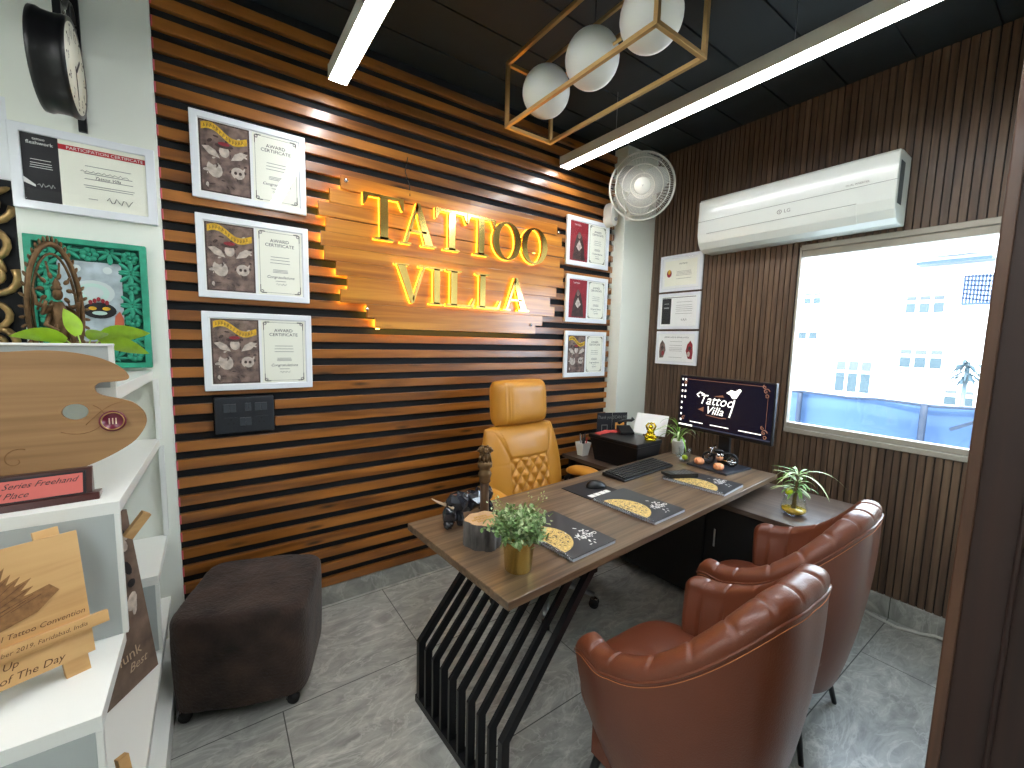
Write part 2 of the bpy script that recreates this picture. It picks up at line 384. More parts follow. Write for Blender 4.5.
# doorway on the right: dark stained jamb beside the camera
dj=thing('door_1',None,None,(0,0,0),kind='structure')
MB().bb(1.204,1.34,-.75,.1385,0,H).build('door_jamb',M_jamb,dj,kind='structure')
j=MB(); j.bb(1.196,1.2045,.1205,.1395,0,H)
j.build('door_edge_trim',M_jamb2,dj,bevel=.003,kind='structure')
MB().bb(1.192,1.2045,.056,.064,0,H).build('door_moulding',M_jamb,dj,bevel=.003,kind='structure')
MB().bb(1.3,W,.139,.15,0,H).build('wall_entrance',M_white,kind='structure')

# ================================================================ OUTSIDE
def outside():
    MB().bb(3.3,30,-8,14,-3.1,-3).build('ground_outside',mk('pale_concrete',(190,190,184),.8),kind='structure')
    t=thing('apartment_building','white apartment block seen through the window','building',(12,0,0))
    Wm=mk('white_facade',(238,238,232),.8); Gm=mk('pale_glass_pane',(46,60,64),.3); Dm=mk('window_shade_grey',(66,72,74),.6); Bm=mk('blue_grille_metal',(30,52,84),.5)
    MB().bb(0,4,-5,12,-3,6).build('wall',Wm,t)
    m=MB(); m.bb(-.25,0,-5,12,3.35,3.5); m.bb(-.2,0,-5,12,1.93,2.0); m.bb(-.1,0,2.9,3.9,1.36,1.42); m.build('ledge',Wm,t)
    def win(y0,y1,z0,z1,cols,trans=True):
        fr=MB(); pn=MB(); sh=MB(); st=(y1-y0)/cols
        fr.bb(-.04,.0,y0-.05,y1+.05,z0-.05,z1+.05)
        for k in range(cols):
            a=y0+k*st+.03; b_=y0+(k+1)*st-.03; zm=z0+(z1-z0)*.66
            pn.bb(-.05,-.035,a,b_,z0,zm-.03); sh.bb(-.05,-.035,a,b_,zm+.03,z1)
        o=fr.build('window',Wm,t); pn.build('pane',Gm,o); sh.build('shade',Dm,o)
    win(1.97,2.6,2.26,2.6,3); win(1.9,2.6,1.13,1.5,3); win(3.0,3.7,.5,1.2,3); win(4.1,4.5,2.55,2.8,2); win(1.4,1.86,.43,.72,2); win(4.1,4.55,1.7,1.98,2)
    m=MB(); m.bb(-.35,-.3,1.35,1.72,2.36,2.4)
    for k in range(9): m.bar((-.33,1.35+k*.045,2.38),(-.33,1.35+k*.045,2.92),.03)
    for k in range(6): m.bar((-.33,1.35,2.42+k*.09),(-.33,1.72,2.5+k*.08),.03)
    for k in range(3): m.bar((-.3,1.72,2.86+k*.08),(-.3,2.68,2.88+k*.08),.014)
    m.bb(-.4,0,1.4,2.42,3.18,3.24)
    m.build('balcony_grille',Bm,t)
    # tree in front of it
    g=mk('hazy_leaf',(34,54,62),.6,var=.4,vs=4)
    t=thing('palm_tree','hazy palm standing in front of the pale building','tree',(11,0,-3))
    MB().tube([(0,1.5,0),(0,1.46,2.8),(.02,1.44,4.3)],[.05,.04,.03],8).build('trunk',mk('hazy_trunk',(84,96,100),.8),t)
    m=MB()
    for k in range(60):
        a=k*2.4; m.leaf((0,1.44,4.0+.35*random.random()),(math.cos(a),math.sin(a),random.uniform(-.2,1.0)),random.uniform(.25,.45),.06,1.3)
    m.build('fronds',g,t)
    # blue sheet barrier
    t=thing('blue_tarpaulin_barrier','light blue sheet barrier on posts outside the window','barrier',(5,0,0))
    Bl=mk('blue_tarpaulin',(66,92,126),.6,var=.08,vs=3)
    MB().grid(lambda u,v:(.02*math.sin(u*40),-2+u*8,-.3+v*1.34),120,4).build('tarpaulin',Bl,t)
    m=MB(); m.tube([(-.03,-2+i*.2,1.035+.008*math.sin(i*2.1)) for i in range(41)],.014,6); 
    for yy in (-.2,.87,1.81,2.8): m.tube([(-.04,yy,-3),(-.04,yy,1.03)],.025,6)
    m.tube([(-.04,.7,.85),(-.04,.5,.98)],.016,6)
    m.build('post_frame',mk('blue_grey_pole',(40,52,70),.5),t)
outside()

# ================================================================ WALL SIGN
def serif(ch,m,x,z,w,h,y0,y1,mi=0):
    def P(pts): m.prism([(x+a*w,z+b*h) for a,b in pts],y0,y1,'XZ',mi)
    def R(a,b,c,d): P([(a,c),(b,c),(b,d),(a,d)])
    if ch=='T':
        P([(0,1),(0,.74),(.035,.74),(.13,.935),(.87,.935),(.965,.74),(1,.74),(1,1)]); R(.4,.6,.02,.94); P([(.25,0),(.75,0),(.75,.03),(.6,.07),(.4,.07),(.25,.03)])
    elif ch=='A':
        P([(.12,.03),(.19,.03),(.5,.9),(.46,1.0)]); P([(.46,1),(.54,1),(.93,.03),(.7,.03),(.42,.86)]); R(.25,.74,.3,.35)
        R(0,.3,0,.04); R(.6,1.02,0,.04)
    elif ch=='V':
        P([(.07,.97),(.3,.97),(.56,.18),(.52,0),(.46,0)]); P([(.82,.97),(.89,.97),(.54,0),(.5,.12)]); R(0,.4,.96,1); R(.7,1,.96,1)
    elif ch=='I':
        R(.3,.7,.03,.97); P([(0,0),(1,0),(1,.035),(.7,.07),(.3,.07),(0,.035)]); P([(0,1),(1,1),(1,.965),(.7,.93),(.3,.93),(0,.965)])
    elif ch=='L':
        R(.15,.36,.03,.97); P([(0,0),(.93,0),(1,.26),(.96,.26),(.84,.07),(0,.07)]); P([(0,1),(.52,1),(.52,.965),(.36,.93),(.15,.93),(0,.965)])
    elif ch=='O':
        m.ring([(x+a*w,z+b*h) for a,b in ell(.5,.5,.5,.515,40)],[(x+a*w,z+b*h) for a,b in ell(.5,.5,.29,.46,40)],y0,y1,'XZ',mi)
def sign():
    t=thing('wall_sign','jagged wooden plank sign with glowing gold letters reading TATTOO VILLA','sign',(0,D-.004,1.9))
    rows=[(2.312,.575,2.03),(2.236,.52,2.075),(2.165,.466,2.105),(2.09,.50,2.065),(2.02,.475,2.105),(1.95,.49,2.10),(1.88,.545,2.04),(1.81,.60,1.985),(1.742,.565,2.03),(1.672,.70,1.92),(1.606,.745,1.86)]
    for i,(zt,a,b) in enumerate(rows):
        m=MB(); z1=zt-1.9; z0=z1-(.0705 if i<10 else .062)
        m.bb(a,b,-.048,-.030,z0,z1-.0012); m.build('plank',M_plank,t,bevel=.0015)
    for k in(.78,1.3,1.78): MB().bb(k,k+.04,-.031,0.0,-.27,.38).build('batten',M_matte,t)
    for i,(zt,a,b) in enumerate(rows): MB().bb(a+.008,a+.026,-.029,-.018,zt-1.9-.066,zt-1.9-.006).build('led_strip',M_strip,t)
    MB().bb(.76,1.84,-.029,-.018,-.352,-.340).build('led_strip',M_strip,t); MB().bb(1.84,1.852,-.029,-.02,-.28,.3).build('led_strip',M_strip,t)
    for (x,z) in((.60,2.285),(2.04,2.262),(.70,1.645),(1.815,1.605)):
        MB().lathe([(.0,.010),(.009,.008),(.011,0)],14,R=Matrix.Rotation(rad(90),3,'X'),c=(x,-.048,z-1.9)).build('bolt',M_chrome,t)
    spec=[('T',.672,.222),('A',.872,.212),('T',1.082,.215),('T',1.287,.21),('O',1.475,.225),('O',1.70,.225)]
    spec2=[('V',.84,.205),('I',1.045,.095),('L',1.155,.2),('L',1.358,.19),('A',1.56,.215)]
    for sp,z,h in((spec,2.012-1.9,.23),(spec2,1.69-1.9,.213)):
        for ch,x,w in sp:
            m=MB(); serif(ch,m,x*.992+.008,z,w*.98,h,-.084,-.066,0)
            m.build('letter',[M_gold],t,label='polished gold letter '+ch)
            m=MB(); serif(ch,m,x*.992+.008,z,w*.98,h,-.066,-.054,0); m.build('letter_backlight',[M_glow],t)
    MB().tube([(.94,-.05,.38),(.945,-.03,.45),(.93,-.006,.52),(.945,-.006,.6)],.0025,6).build('power_cord',M_black,t)
sign()

# ================================================================ FRAMED CERTIFICATES
def frame_parts(t,w,h,bw,dep,mat,pm,glass=True):
    m=MB(); y1=-dep
    o=[(-w/2,-h/2),(w/2,-h/2),(w/2,h/2),(-w/2,h/2)]; i=[(-w/2+bw,-h/2+bw),(w/2-bw,-h/2+bw),(w/2-bw,h/2-bw),(-w/2+bw,h/2-bw)]
    m.ring(o,i,0,y1); m.build('frame',mat,t,bevel=.003)
    m=MB(); m.bb(-w/2+bw*.7,w/2-bw*.7,-.004,0,-h/2+bw*.7,h/2-bw*.7,0); pm(m,w-2*bw,h-2*bw); 
    m.build('certificate',[M_paper,M_ink,M_sepia,M_sepl,M_yel,M_sepd,M_redp,M_wpaper,M_blackp,M_whitep,M_red,M_ink2],t,loc=(0,-.01,0))
    if glass:
        g=MB(); rect(g,-w/2+bw,w/2-bw,-h/2+bw,h/2-bw,-dep+.0012,0); g.build('glass_pane',M_pane,t)
def lines(m,cx,zs,w,y,mi=11,th=.0022,r=None):
    r=r or random.Random(5)
    for z in zs: ww=w*r.uniform(.7,1); rect(m,cx-ww/2,cx+ww/2,z-th/2,z+th/2,y,mi)
def art_award(m,w,h,red=False):
    y=-.0046; y2=-.0050; y3=-.0054; x0=-w/2; 
    ax1=-.006; rect(m,x0,w/2,-h/2,h/2,-.0043,7)
    a0=x0+.004; rect(m,a0,ax1,-h/2+.004,h/2-.004,y,6 if red else 5)
    aw=ax1-a0; ac=(a0+ax1)/2
    rect(m,a0+.006,ax1-.006,-h/2+.01,h/2-.01,y2,6 if red else 2)
    # posterised figure and ribbon title
    if red:
        poly(m,[(ac-.05*aw/.2,-.02),(ac-.03*aw/.2,.04),(ac,.07),(ac+.03*aw/.2,.04),(ac+.055*aw/.2,-.03),(ac+.07*aw/.2,-h/2+.012),(ac-.07*aw/.2,-h/2+.012)],y3,5)
        disc(m,ac,.045,.017,.024,-.0058,2); poly(m,[(ac-.03,-.04),(ac,.01),(ac+.03,-.04),(ac,-.07)],-.0058,3)
        m.text('TATTOO',.016,ac-.02,h/2-.035,'CENTER',9,plane=wp(.0058))
    else:
        q=random.Random(21)
        for k in range(70):
            xx=ac+q.uniform(-.44,.44)*aw; zz=q.uniform(-h/2+.016,h/2-.05); disc(m,xx,zz,q.uniform(.003,.014),q.uniform(.002,.007),y3-.000004*k,q.choice((5,2,5,3)),8,q.uniform(0,3))
        poly(m,[(ac-.34*aw,-.11),(ac-.36*aw,-.045),(ac-.2*aw,0),(ac+.1*aw,.005),(ac+.3*aw,-.02),(ac+.36*aw,-.1),(ac,-.115)],-.0057,2)
        disc(m,ac-.02*aw,.032,.019,.025,-.0059,3); disc(m,ac-.02*aw,.055,.034,.010,-.0060,5); disc(m,ac-.02*aw,.064,.022,.008,-.0061,6)
        for sx in(-1,1): poly(m,[(ac+sx*.02,-.0),(ac+sx*.06,.01),(ac+sx*.085,.04),(ac+sx*.06,.045),(ac+sx*.035,.03)],-.0058,3)
        disc(m,ac-.22*aw,-.05,.028,.036,-.0060,3,14,.3); disc(m,ac-.24*aw,-.02,.016,.012,-.0061,2); disc(m,ac+.24*aw,-.05,.026,.026,-.0060,3); disc(m,ac+.24*aw-.009,-.05,.006,.007,-.0063,5); disc(m,ac+.24*aw+.009,-.05,.006,.007,-.0063,5)
        for k in range(14): xx=ac+q.uniform(-.34,.34)*aw; zz=q.uniform(-.105,-.01); disc(m,xx,zz,q.uniform(.002,.009),q.uniform(.001,.004),-.0064,q.choice((5,2)),8,q.uniform(0,3))
        n=12; top=[];bot=[]
        for k in range(n+1):
            u=k/n; xx=ac+(u-.5)*aw*.9; zz=h/2-.03-.038*u+.016*math.sin(u*PI*2.2); top.append((xx,zz+.013)); bot.append((xx,zz-.016))
        for k in range(n): poly(m,[bot[k],bot[k+1],top[k+1],top[k]],-.0062,4)
        for k in range(13):
            u=(k+.7)/14; xx=ac+(u-.5)*aw*.86; zz=h/2-.03-.038*u+.016*math.sin(u*PI*2.2); m.tube([(xx-.003,-.0066,zz-.009),(xx-.001,-.0066,zz+.006),(xx+.003,-.0066,zz-.006)],.0013,4,5)
    # right-hand certificate
    b0=.006; b1=w/2-.004; bc=(b0+b1)/2; rect(m,b0,b1,-h/2+.004,h/2-.004,y,0)
    for q in(.008,): 
        m.ring([(b0+q,-h/2+.004+q),(b1-q,-h/2+.004+q),(b1-q,h/2-.004-q),(b0+q,h/2-.004-q)],[(b0+q+.0015,-h/2+.0055+q),(b1-q-.0015,-h/2+.0055+q),(b1-q-.0015,h/2-.0055-q),(b0+q+.0015,h/2-.0055-q)],y,y2,'XZ',11)
    for sx,sz in((1,1),(1,-1),(-1,1),(-1,-1)):
        cx=bc+sx*((b1-b0)/2-.014); cz=sz*(h/2-.018)
        for rr_ in(.008,.005): m.ring(ell(cx,cz,rr_,rr_,12),ell(cx,cz,rr_-.0015,rr_-.0015,12),y,y3,'XZ',1)
        rect(m,min(cx,cx-sx*.02),max(cx,cx-sx*.02),cz+sz*.006,cz+sz*.009,y3,1); rect(m,cx+sx*.004,cx+sx*.007,min(cz,cz-sz*.03),max(cz,cz-sz*.03),y3,1) if sx>0 else rect(m,cx-.007,cx-.004,min(cz,cz-sz*.03),max(cz,cz-sz*.03),y3,1)
    k=(b1-b0)/.19
    m.text('AWARD',.022*k,bc,h/2-.058,'CENTER',1,plane=wp(.0056)); m.text('CERTIFICATE',.0215*k,bc,h/2-.078,'CENTER',1,plane=wp(.0056))
    lines(m,bc,[.028,.014,.0],.09*k,y3); lines(m,bc,[-.032,-.038,-.044],.07*k,y3)
    m.text('Congratulations',.0185*k,bc,-.072,'CENTER',1,plane=wp(.0056),shear=.3); lines(m,bc,[-.085],.05*k,y3)
    m.tube([(bc-.02+i*.005,-.006,-.1+.005*math.sin(i*2.3)) for i in range(10)],.0009,4,1)
FR=[(.191,2.268,'topmost large award certificate frame left of the glowing sign'),(.195,1.839,'middle large award certificate frame left of the glowing sign'),(.2,1.413,'lowest large award certificate frame, above the black socket panel')]
for x,z,l in FR:
    t=thing('certificate_frame','white-edged '+l,'picture frame',(x,D-.004,z),group='award certificates left of the sign'); frame_parts(t,.452,.364,.028,.02,M_frame,art_award)
for x,z,l,red in((2.375,2.24,'topmost small red-poster certificate frame right of the sign, nearest the wall fan',True),(2.385,1.82,'middle small red-poster certificate frame right of the sign',True),(2.392,1.402,'lowest small certificate frame right of the sign, with yellow ribbon poster',False)):
    t=thing('certificate_frame','white-edged '+l,'picture frame',(x,D-.004,z),group='certificates right of the sign'); frame_parts(t,.445,.352,.03,.02,M_frame,lambda m,w,h,red=red: art_award(m,w,h,red))
# right wall trio
def art_b1(m,w,h):
    rect(m,-w/2,w/2,-h/2,h/2,-.0043,7); rect(m,-w/2+.02,w/2-.02,-h/2+.02,h/2-.02,-.0046,0)
    disc(m,-w/2+.06,0,.022,.03,-.005,6,10); disc(m,-w/2+.06,.012,.012,.02,-.0053,4,8)
    m.text('TATTOO',.017,.02,h/2-.055,'CENTER',1,plane=wp(.005));  lines(m,.03,[.01,0,-.01,-.02,-.045],.14,-.005)
def art_b2(m,w,h):
    rect(m,-w/2,w/2,-h/2,h/2,-.0043,7); rect(m,-w/2+.012,-w/2+.095,-h/2+.016,h/2-.016,-.0047,8); lines(m,-w/2+.053,[.06,.03,.024],.05,-.005,9); 
    rect(m,-w/2+.012,w/2-.012,h/2-.012,h/2-.008,-.005,8); lines(m,.05,[.07,.045,.03,.015,0,-.02],.15,-.005); m.tube([(.03+i*.006,-.006,-.07+.01*math.sin(i*2)) for i in range(9)],.001,4,1)
def art_b3(m,w,h):
    rect(m,-w/2,w/2,-h/2,h/2,-.0043,7); m.text('CERTIFICATE OF APPRECIATION',.015,0,h/2-.03,'CENTER',8,plane=wp(.005))
    for sx in(-1,1):
        poly(m,[(sx*.11,-.08),(sx*.09,-.02),(sx*.1,.03),(sx*.125,.06),(sx*.145,.03),(sx*.15,-.03),(sx*.145,-.085)],-.0047,2 if sx<0 else 6); disc(m,sx*.122,.0,.012,.016,-.005,5); disc(m,sx*.115,-.045,.012,.02,-.005,6 if sx<0 else 3)
    lines(m,0,[.05,.02,0,-.012,-.024,-.075],.12,-.005)
for z,fn,l in((2.055,art_b1,'topmost certificate frame on the fluted brown wall, with a small emblem'),(1.757,art_b2,'middle certificate frame on the fluted brown wall, with a black side band'),(1.467,art_b3,'lowest certificate frame on the fluted brown wall, with figures at both sides')):
    t=thing('certificate_frame','white-edged '+l,'picture frame',(W-.001,2.005,z),-PI/2,group='certificates on the fluted wall'); frame_parts(t,.365,.283 if z>1.6 else .265,.024,.018,M_frame,fn)
def art_part(m,w,h):
    rect(m,-w/2,w/2,-h/2,h/2,-.0043,0); rect(m,-w/2,-w/2+.096,-h/2,h/2,-.0047,8)
    m.text('tattoo',.013,-w/2+.046,h/2-.02,'CENTER',9,plane=wp(.005)); m.text('fleshwork',.0175,-w/2+.048,h/2-.036,'CENTER',9,plane=wp(.005))
    lines(m,-w/2+.048,[.03,.018,.01,.002],.06,-.005,9,.0018); poly(m,[(-w/2,-.055),(-w/2,-.035),(-w/2+.03,-.06),(-w/2+.03,-.068)],-.005,9); m.tube([(-w/2+.035+i*.005,-.006,-.06+.008*math.sin(i*2.5)) for i in range(10)],.001,4,9)
    rect(m,-w/2+.096,w/2,h/2-.035,h/2-.016,-.0047,10); m.text('PARTICIPATION CERTIFICATE',.0165,.055,h/2-.031,'CENTER',9,plane=wp(.0052))
    lines(m,.06,[.04,.012,-.008,-.032,-.04],.15,-.005); m.tube([(-.02+i*.006,-.0055,.019+.004*math.sin(i*2.4)) for i in range(24)],.0008,4,1); m.text('Tattoo Villa',.016,.055,-.006,'CENTER',1,plane=wp(.0052),shear=.4)
    m.tube([(.05+i*.007,-.006,-.08+.012*math.sin(i*1.9)) for i in range(12)],.0012,4,1); lines(m,.01,[-.082],.03,-.005)
t=thing('certificate_frame','grey-white framed participation certificate with red band under the clock','picture frame',(-.357,2.369,2.086)); frame_parts(t,.404,.298,.03,.022,M_frame,art_part)
t=thing('certificate_frame','plain pale frame cut off by the left picture edge, above the gold carving','picture frame',(-.86,2.419,2.18)); frame_parts(t,.6,.29,.035,.025,M_frame,lambda m,w,h:lines(m,0,[.05,.02],.2,-.005))

# ================================================================ LEFT WALL DECOR
def clock():
    t=thing('wall_clock','black double-sided station clock on an iron bracket with white dial','clock',(0,0,0))
    cx,cy,cz,r=-.370,2.10,2.362,.145; bx=-.362
    RX=Matrix.Rotation(rad(90),3,'Y')
    m=MB(); m.lathe([(r*.9,-.041),(r*1.02,-.043),(r*1.03,-.03),(r,-.02),(r*.99,0),(r,.02),(r*1.03,.03),(r*1.02,.043),(r*.93,.041)],48,R=RX,c=(cx,cy,cz)); m.build('case',M_black,t)
    for sx in(1,-1):
        m=MB(); RR=Matrix.Rotation(rad(90*sx),3,'Y'); m.lathe([(0,.0425),(r*.93,.0425),(r*.93,.038)],48,R=RR,c=(cx,cy,cz)); 
        x=cx+sx*.0435
        for k in range(12):
            a=k*PI/6; ca,sa=math.cos(a),math.sin(a)
            T=Matrix.Translation((x,cy+sa*r*.7*sx,cz+ca*r*.7))@Matrix.Rotation(sx*PI/2,4,'Z')@WALL
            m.text(str(k if k else 12),.036,0,-.012,'CENTER',1,plane=T)
            m.box((x,cy+sa*r*.86*sx,cz+ca*r*.86),(.001,.006,.006),1)
        m.box((x+sx*.001,cy+.02,cz+.02),(.001,.008,.075),1,Matrix.Rotation(rad(-45),3,'X')); m.box((x+sx*.001,cy-.01,cz-.045),(.001,.006,.1),1,Matrix.Rotation(rad(8),3,'X'))
        m.build('dial',[mk('clock_dial',(222,222,206),.4),M_ink],t)
    m=MB(); m.bb(bx-.012,bx+.012,2.355,2.369,2.25,2.78); m.bar((bx,2.36,2.56),(bx,cy,2.56),.016); m.bar((bx,cy,2.56),(bx,cy,2.5),.02)
    m.tube([(bx,2.36,2.75),(bx,2.28,2.70),(bx,2.2,2.6),(bx,2.1,2.57)],.008,8)
    m.tube([(bx,2.3+.045*math.cos(a),2.62+.045*math.sin(a)) for a in [i*.5 for i in range(13)]],.006,6)
    m.tube([(bx,2.36,2.3),(bx,2.26,2.3)],.009,8)
    m.build('bracket',M_blackm,t)
clock()
def carved_green():
    t=thing('carved_picture_frame','green carved wooden frame with silvery picture, leaning on the white pier','picture frame',(-.372,2.345,1.345))
    w,h=.345,.5; T=Matrix.Rotation(rad(-2),4,'X')
    m=MB(); m.T=T; bw=.022
    m.ring([(-w/2,0),(w/2,0),(w/2,h),(-w/2,h)],[(-w/2+bw,bw),(w/2-bw,bw),(w/2-bw,h-bw),(-w/2+bw,h-bw)],.008,-.018); m.build('outer_frame',M_green,t,bevel=.003)
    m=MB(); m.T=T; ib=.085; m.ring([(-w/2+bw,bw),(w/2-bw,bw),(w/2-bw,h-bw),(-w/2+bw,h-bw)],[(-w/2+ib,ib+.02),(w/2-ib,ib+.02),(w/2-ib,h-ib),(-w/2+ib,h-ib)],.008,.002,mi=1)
    def motif(cx,cz,a):
        for s_,l,wd in((0,.045,.017),(.8,.045,.015),(-.8,.045,.015),(1.6,.036,.013),(-1.6,.036,.013),(2.5,.02,.01),(-2.5,.02,.01)):
            aa=a+s_; dx,dz=math.sin(aa),math.cos(aa)
            m.sph((cx+dx*l*.55,-.004,cz+dz*l*.55),(wd/2,.006,l/2),8,6,0,Matrix.Rotation(aa,3,'Y'))
    def flower(cx,cz):
        for k in range(7): a=k*2*PI/7; m.sph((cx+.018*math.cos(a),-.004,cz+.018*math.sin(a)),(.011,.007,.011),8,5,0)
        m.sph((cx,-.007,cz),(.007,.006,.007),8,5,0)
    per=[]; mid=.053
    xs=[-w/2+mid+i*(w-2*mid)/4 for i in range(5)]; zs=[mid+.01+i*(h-2*mid)/6 for i in range(7)]
    for i,x in enumerate(xs):
        for z,a in((h-mid,PI),(mid,0)): flower(x,z) if i%2==0 else motif(x,z+(.012 if a else -.012),a)
    for i,z in enumerate(zs[1:-1]):
        for x,a in((-w/2+mid,PI/2),(w/2-mid,-PI/2)): flower(x,z) if i%2 else (motif(x,z,0),motif(x,z-.01,PI))
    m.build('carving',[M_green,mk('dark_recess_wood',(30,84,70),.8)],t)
    m=MB(); m.T=T; rect(m,-w/2+ib-.004,w/2-ib+.004,ib+.01,h-ib+.004,-.001,0)
    for r_,mi in((.06,1),(.045,2),(.028,1)): disc(m,.005,h-.2,r_*1.05,r_*.8,-.0012-.0004*(.06-r_)*50,mi)
    disc(m,-.04,h-.11,.014,.014,-.0016,1);disc(m,.05,h-.11,.014,.014,-.0016,1)
    disc(m,.02,h-.27,.05,.032,-.004,3); 
    for k in range(5): disc(m,-.005+k*.012,h-.238+.006*(2-abs(k-2)),.006,.009,-.0045,4)
    disc(m,0,h-.262,.012,.007,-.0045,5); disc(m,.04,h-.262,.012,.007,-.0045,5); disc(m,.02,h-.28,.022,.008,-.0045,2)
    poly(m,[(.06,h-.34),(.065,h-.29),(.08,h-.27),(.09,h-.3),(.09,h-.35)],-.004,6)
    m.build('picture',[M_mirror,mk('pale_cloud_print',(196,208,206),.4),mk('mint_print',(184,214,204),.4),M_blackp,M_redp,M_yel,mk('orange_red_print',(190,96,70),.5)],t)
    m=MB(); m.T=T; m.bb(-w/2+ib-.006,w/2-ib+.012,-.016,0.004,ib,ib+.022); m.build('ledge',wood('weathered_ledge',(84,66,48),(108,88,66),(126,104,80),'X'),t)
carved_green()
def spiral(m,cx,cz,r,turns,a0,y,th,mi=0,sg=1,n=26):
    pts=[];rs=[]
    for i in range(n):
        u=i/(n-1); a=a0+sg*u*turns*2*PI; q=r*(1-.86*u); pts.append((cx+q*math.cos(a),y-.012*u,cz+q*math.sin(a))); rs.append(th*(1-.35*u))
    m.tube(pts,rs,8,mi)
def carving_panel():
    t=thing('carved_gold_panel','black and gold scroll-carved wooden panel at the left edge','wall carving',(-.77,2.42,1.74))
    m=MB(); m.bb(-.2,.2,-.02,0,-.36,.3); m.build('backing',M_matte,t)
    m=MB(); r=random.Random(2)
    spots=[(.13,.2,.07,0),(.03,.22,.06,2),(-.1,.2,.08,1),(.12,.07,.075,3.6),(-.02,.08,.07,1),(.13,-.06,.07,.5),(.02,-.07,.05,4),(.12,-.19,.07,2.6),(0,-.2,.065,0),(.13,-.3,.055,1.4),(-.12,.05,.07,2),(-.12,-.1,.08,5),(-.1,-.26,.07,3)]
    for cx,cz,q,a in spots: spiral(m,cx,cz,q,1.6,a,-.03,.013,0,1 if r.random()<.5 else -1); m.sph((cx,-.045,cz),.012,8,6,0)
    for i in range(16):
        x=r.uniform(-.16,.17); z=r.uniform(-.33,.27); a=r.uniform(0,6.28)
        m.sph((x,-.03,z),(.012,.012,.04),8,6,0,Matrix.Rotation(a,3,'Y'))
    m.build('scrollwork',mk('antique_gold_leaf',(168,140,92),.38,metal=.65,var=.45,vs=25),t)
carving_panel()

# ================================================================ DISPLAY SHELF
def shelf():
    t=thing('display_shelf','white stepped display shelf holding plant, palette and trophies','shelf',(0,0,0))
    xl=-1.2
    def board(name,x1,y0,y1,z0,z1,mat=M_white2): 
        o=MB(); o.bb(xl,x1,y0,y1,z0,z1); return o.build(name,mat,t,bevel=.0015)
    o=MB(); o.prism([(xl,1.70),(-.232,1.70),(-.204,2.368),(xl,2.368)],1.29,1.33,'XY'); o.build('shelf_board',M_white2,t,bevel=.0015)
    o=MB(); o.prism([(xl,1.531),(-.219,1.531),(-.194,2.368),(xl,2.368)],1.0,1.034,'XY'); o.build('shelf_board',M_white2,t,bevel=.0015)
    board('shelf_board',-.228,1.213,1.549,.615,.65)          # easel shelf
    board('shelf_board',-.19,1.97,2.368,.56,.595)            # low box top
    board('shelf_board',-.19,1.232,2.368,.268,.3)            # low tread
    board('plinth',-.17,1.0,2.368,0,.1)
    def panel(x1,y0,z0,z1,g=True):
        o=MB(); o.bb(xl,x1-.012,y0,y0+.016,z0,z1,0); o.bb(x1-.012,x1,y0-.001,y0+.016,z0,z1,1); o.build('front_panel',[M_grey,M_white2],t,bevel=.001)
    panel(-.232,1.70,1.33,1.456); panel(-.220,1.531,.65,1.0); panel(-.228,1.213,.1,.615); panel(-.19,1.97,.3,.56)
    o=MB(); o.bb(-.203,-.187,2.34,2.369,1.034,1.295); o.bb(-.2,-.182,2.35,2.369,.595,1.0); o.build('side_post',M_white2,t)
    board('top_rail',-.232,1.694,1.724,1.452,1.459)
shelf()
def figurine():
    t=thing('deity_figurine','bronze dancing figurine under a toothed arch, behind the pothos','figurine',(-.425,2.12,1.331),rad(30)); t.scale=(.8,.9,1.0)
    m=MB(); m.lathe([(.06,0),(.065,.015),(.05,.03),(.055,.045)],24,sy=.6); m.build('base',M_bronze,t)
    m=MB(); n=40
    pts=[(.085*math.sin(a)*1.0,.01,.22+.235*-math.cos(a)*(1.0 if math.cos(a)<0 else .75)) for a in [.35+(2*PI-.7)*i/(n-1) for i in range(n)]]
    m.tube(pts,.010,8); m.tube([(p[0]*.82,p[1],.22+(p[2]-.22)*.86) for p in pts],.005,6)
    for i,p in enumerate(pts):
        d=Vector((p[0],0,p[2]-.22)).normalized(); q=Vector(p)+d*.016; m.sph(q,(.006,.005,.012),6,5,R=Matrix.Rotation(math.atan2(d.x,d.z),3,'Y'))
    m.build('flame_arch',M_bronze,t)
    m=MB()
    m.tube([(0,-.01,.11),(.0,-.012,.16),(.0,-.012,.22),(.0,-.012,.26)],[.026,.03,.034,.016],10); m.sph((0,-.015,.285),(.017,.017,.021),12,8); m.lathe([(.014,0),(.018,.008),(.012,.016),(.014,.02),(.007,.034),(0,.042)],12,c=(0,-.012,.3))
    for k in range(10):
        a=k*.62; m.sph((.045*math.cos(a),.0,.30+.05*math.sin(a)),(.008,.004,.012),8,5,R=Matrix.Rotation(-a+PI/2,3,'Y')); m.tube([(.05*math.cos(a),.004,.30+.055*math.sin(a)),(.068*math.cos(a),.008,.29+.11*math.sin(a))],.004,5)
    m.tube([(.01,-.012,.13),(.05,-.03,.11),(.045,-.035,.06)],[.018,.014,.009],8); m.tube([(-.01,-.012,.13),(-.02,-.012,.08),(-.012,-.012,.04)],[.018,.014,.01],8)
    for s_ in(-1,1):
        m.tube([(s_*.02,-.012,.24),(s_*.055,-.03,.22),(s_*.05,-.05,.26)],[.012,.009,.006],8); m.tube([(s_*.02,-.008,.235),(s_*.065,-.01,.25),(s_*.075,-.02,.3)],[.01,.008,.005],8); m.tube([(s_*.02,-.01,.23),(s_*.05,-.035,.18),(s_*.02,-.05,.16)],[.011,.008,.006],8)
        m.tube([(s_*.01,-.03,.2),(s_*.03,-.035,.14),(s_*.04,-.03,.09)],[.006,.01,.006],6)
    m.build('figure',M_bronze,t)
figurine()
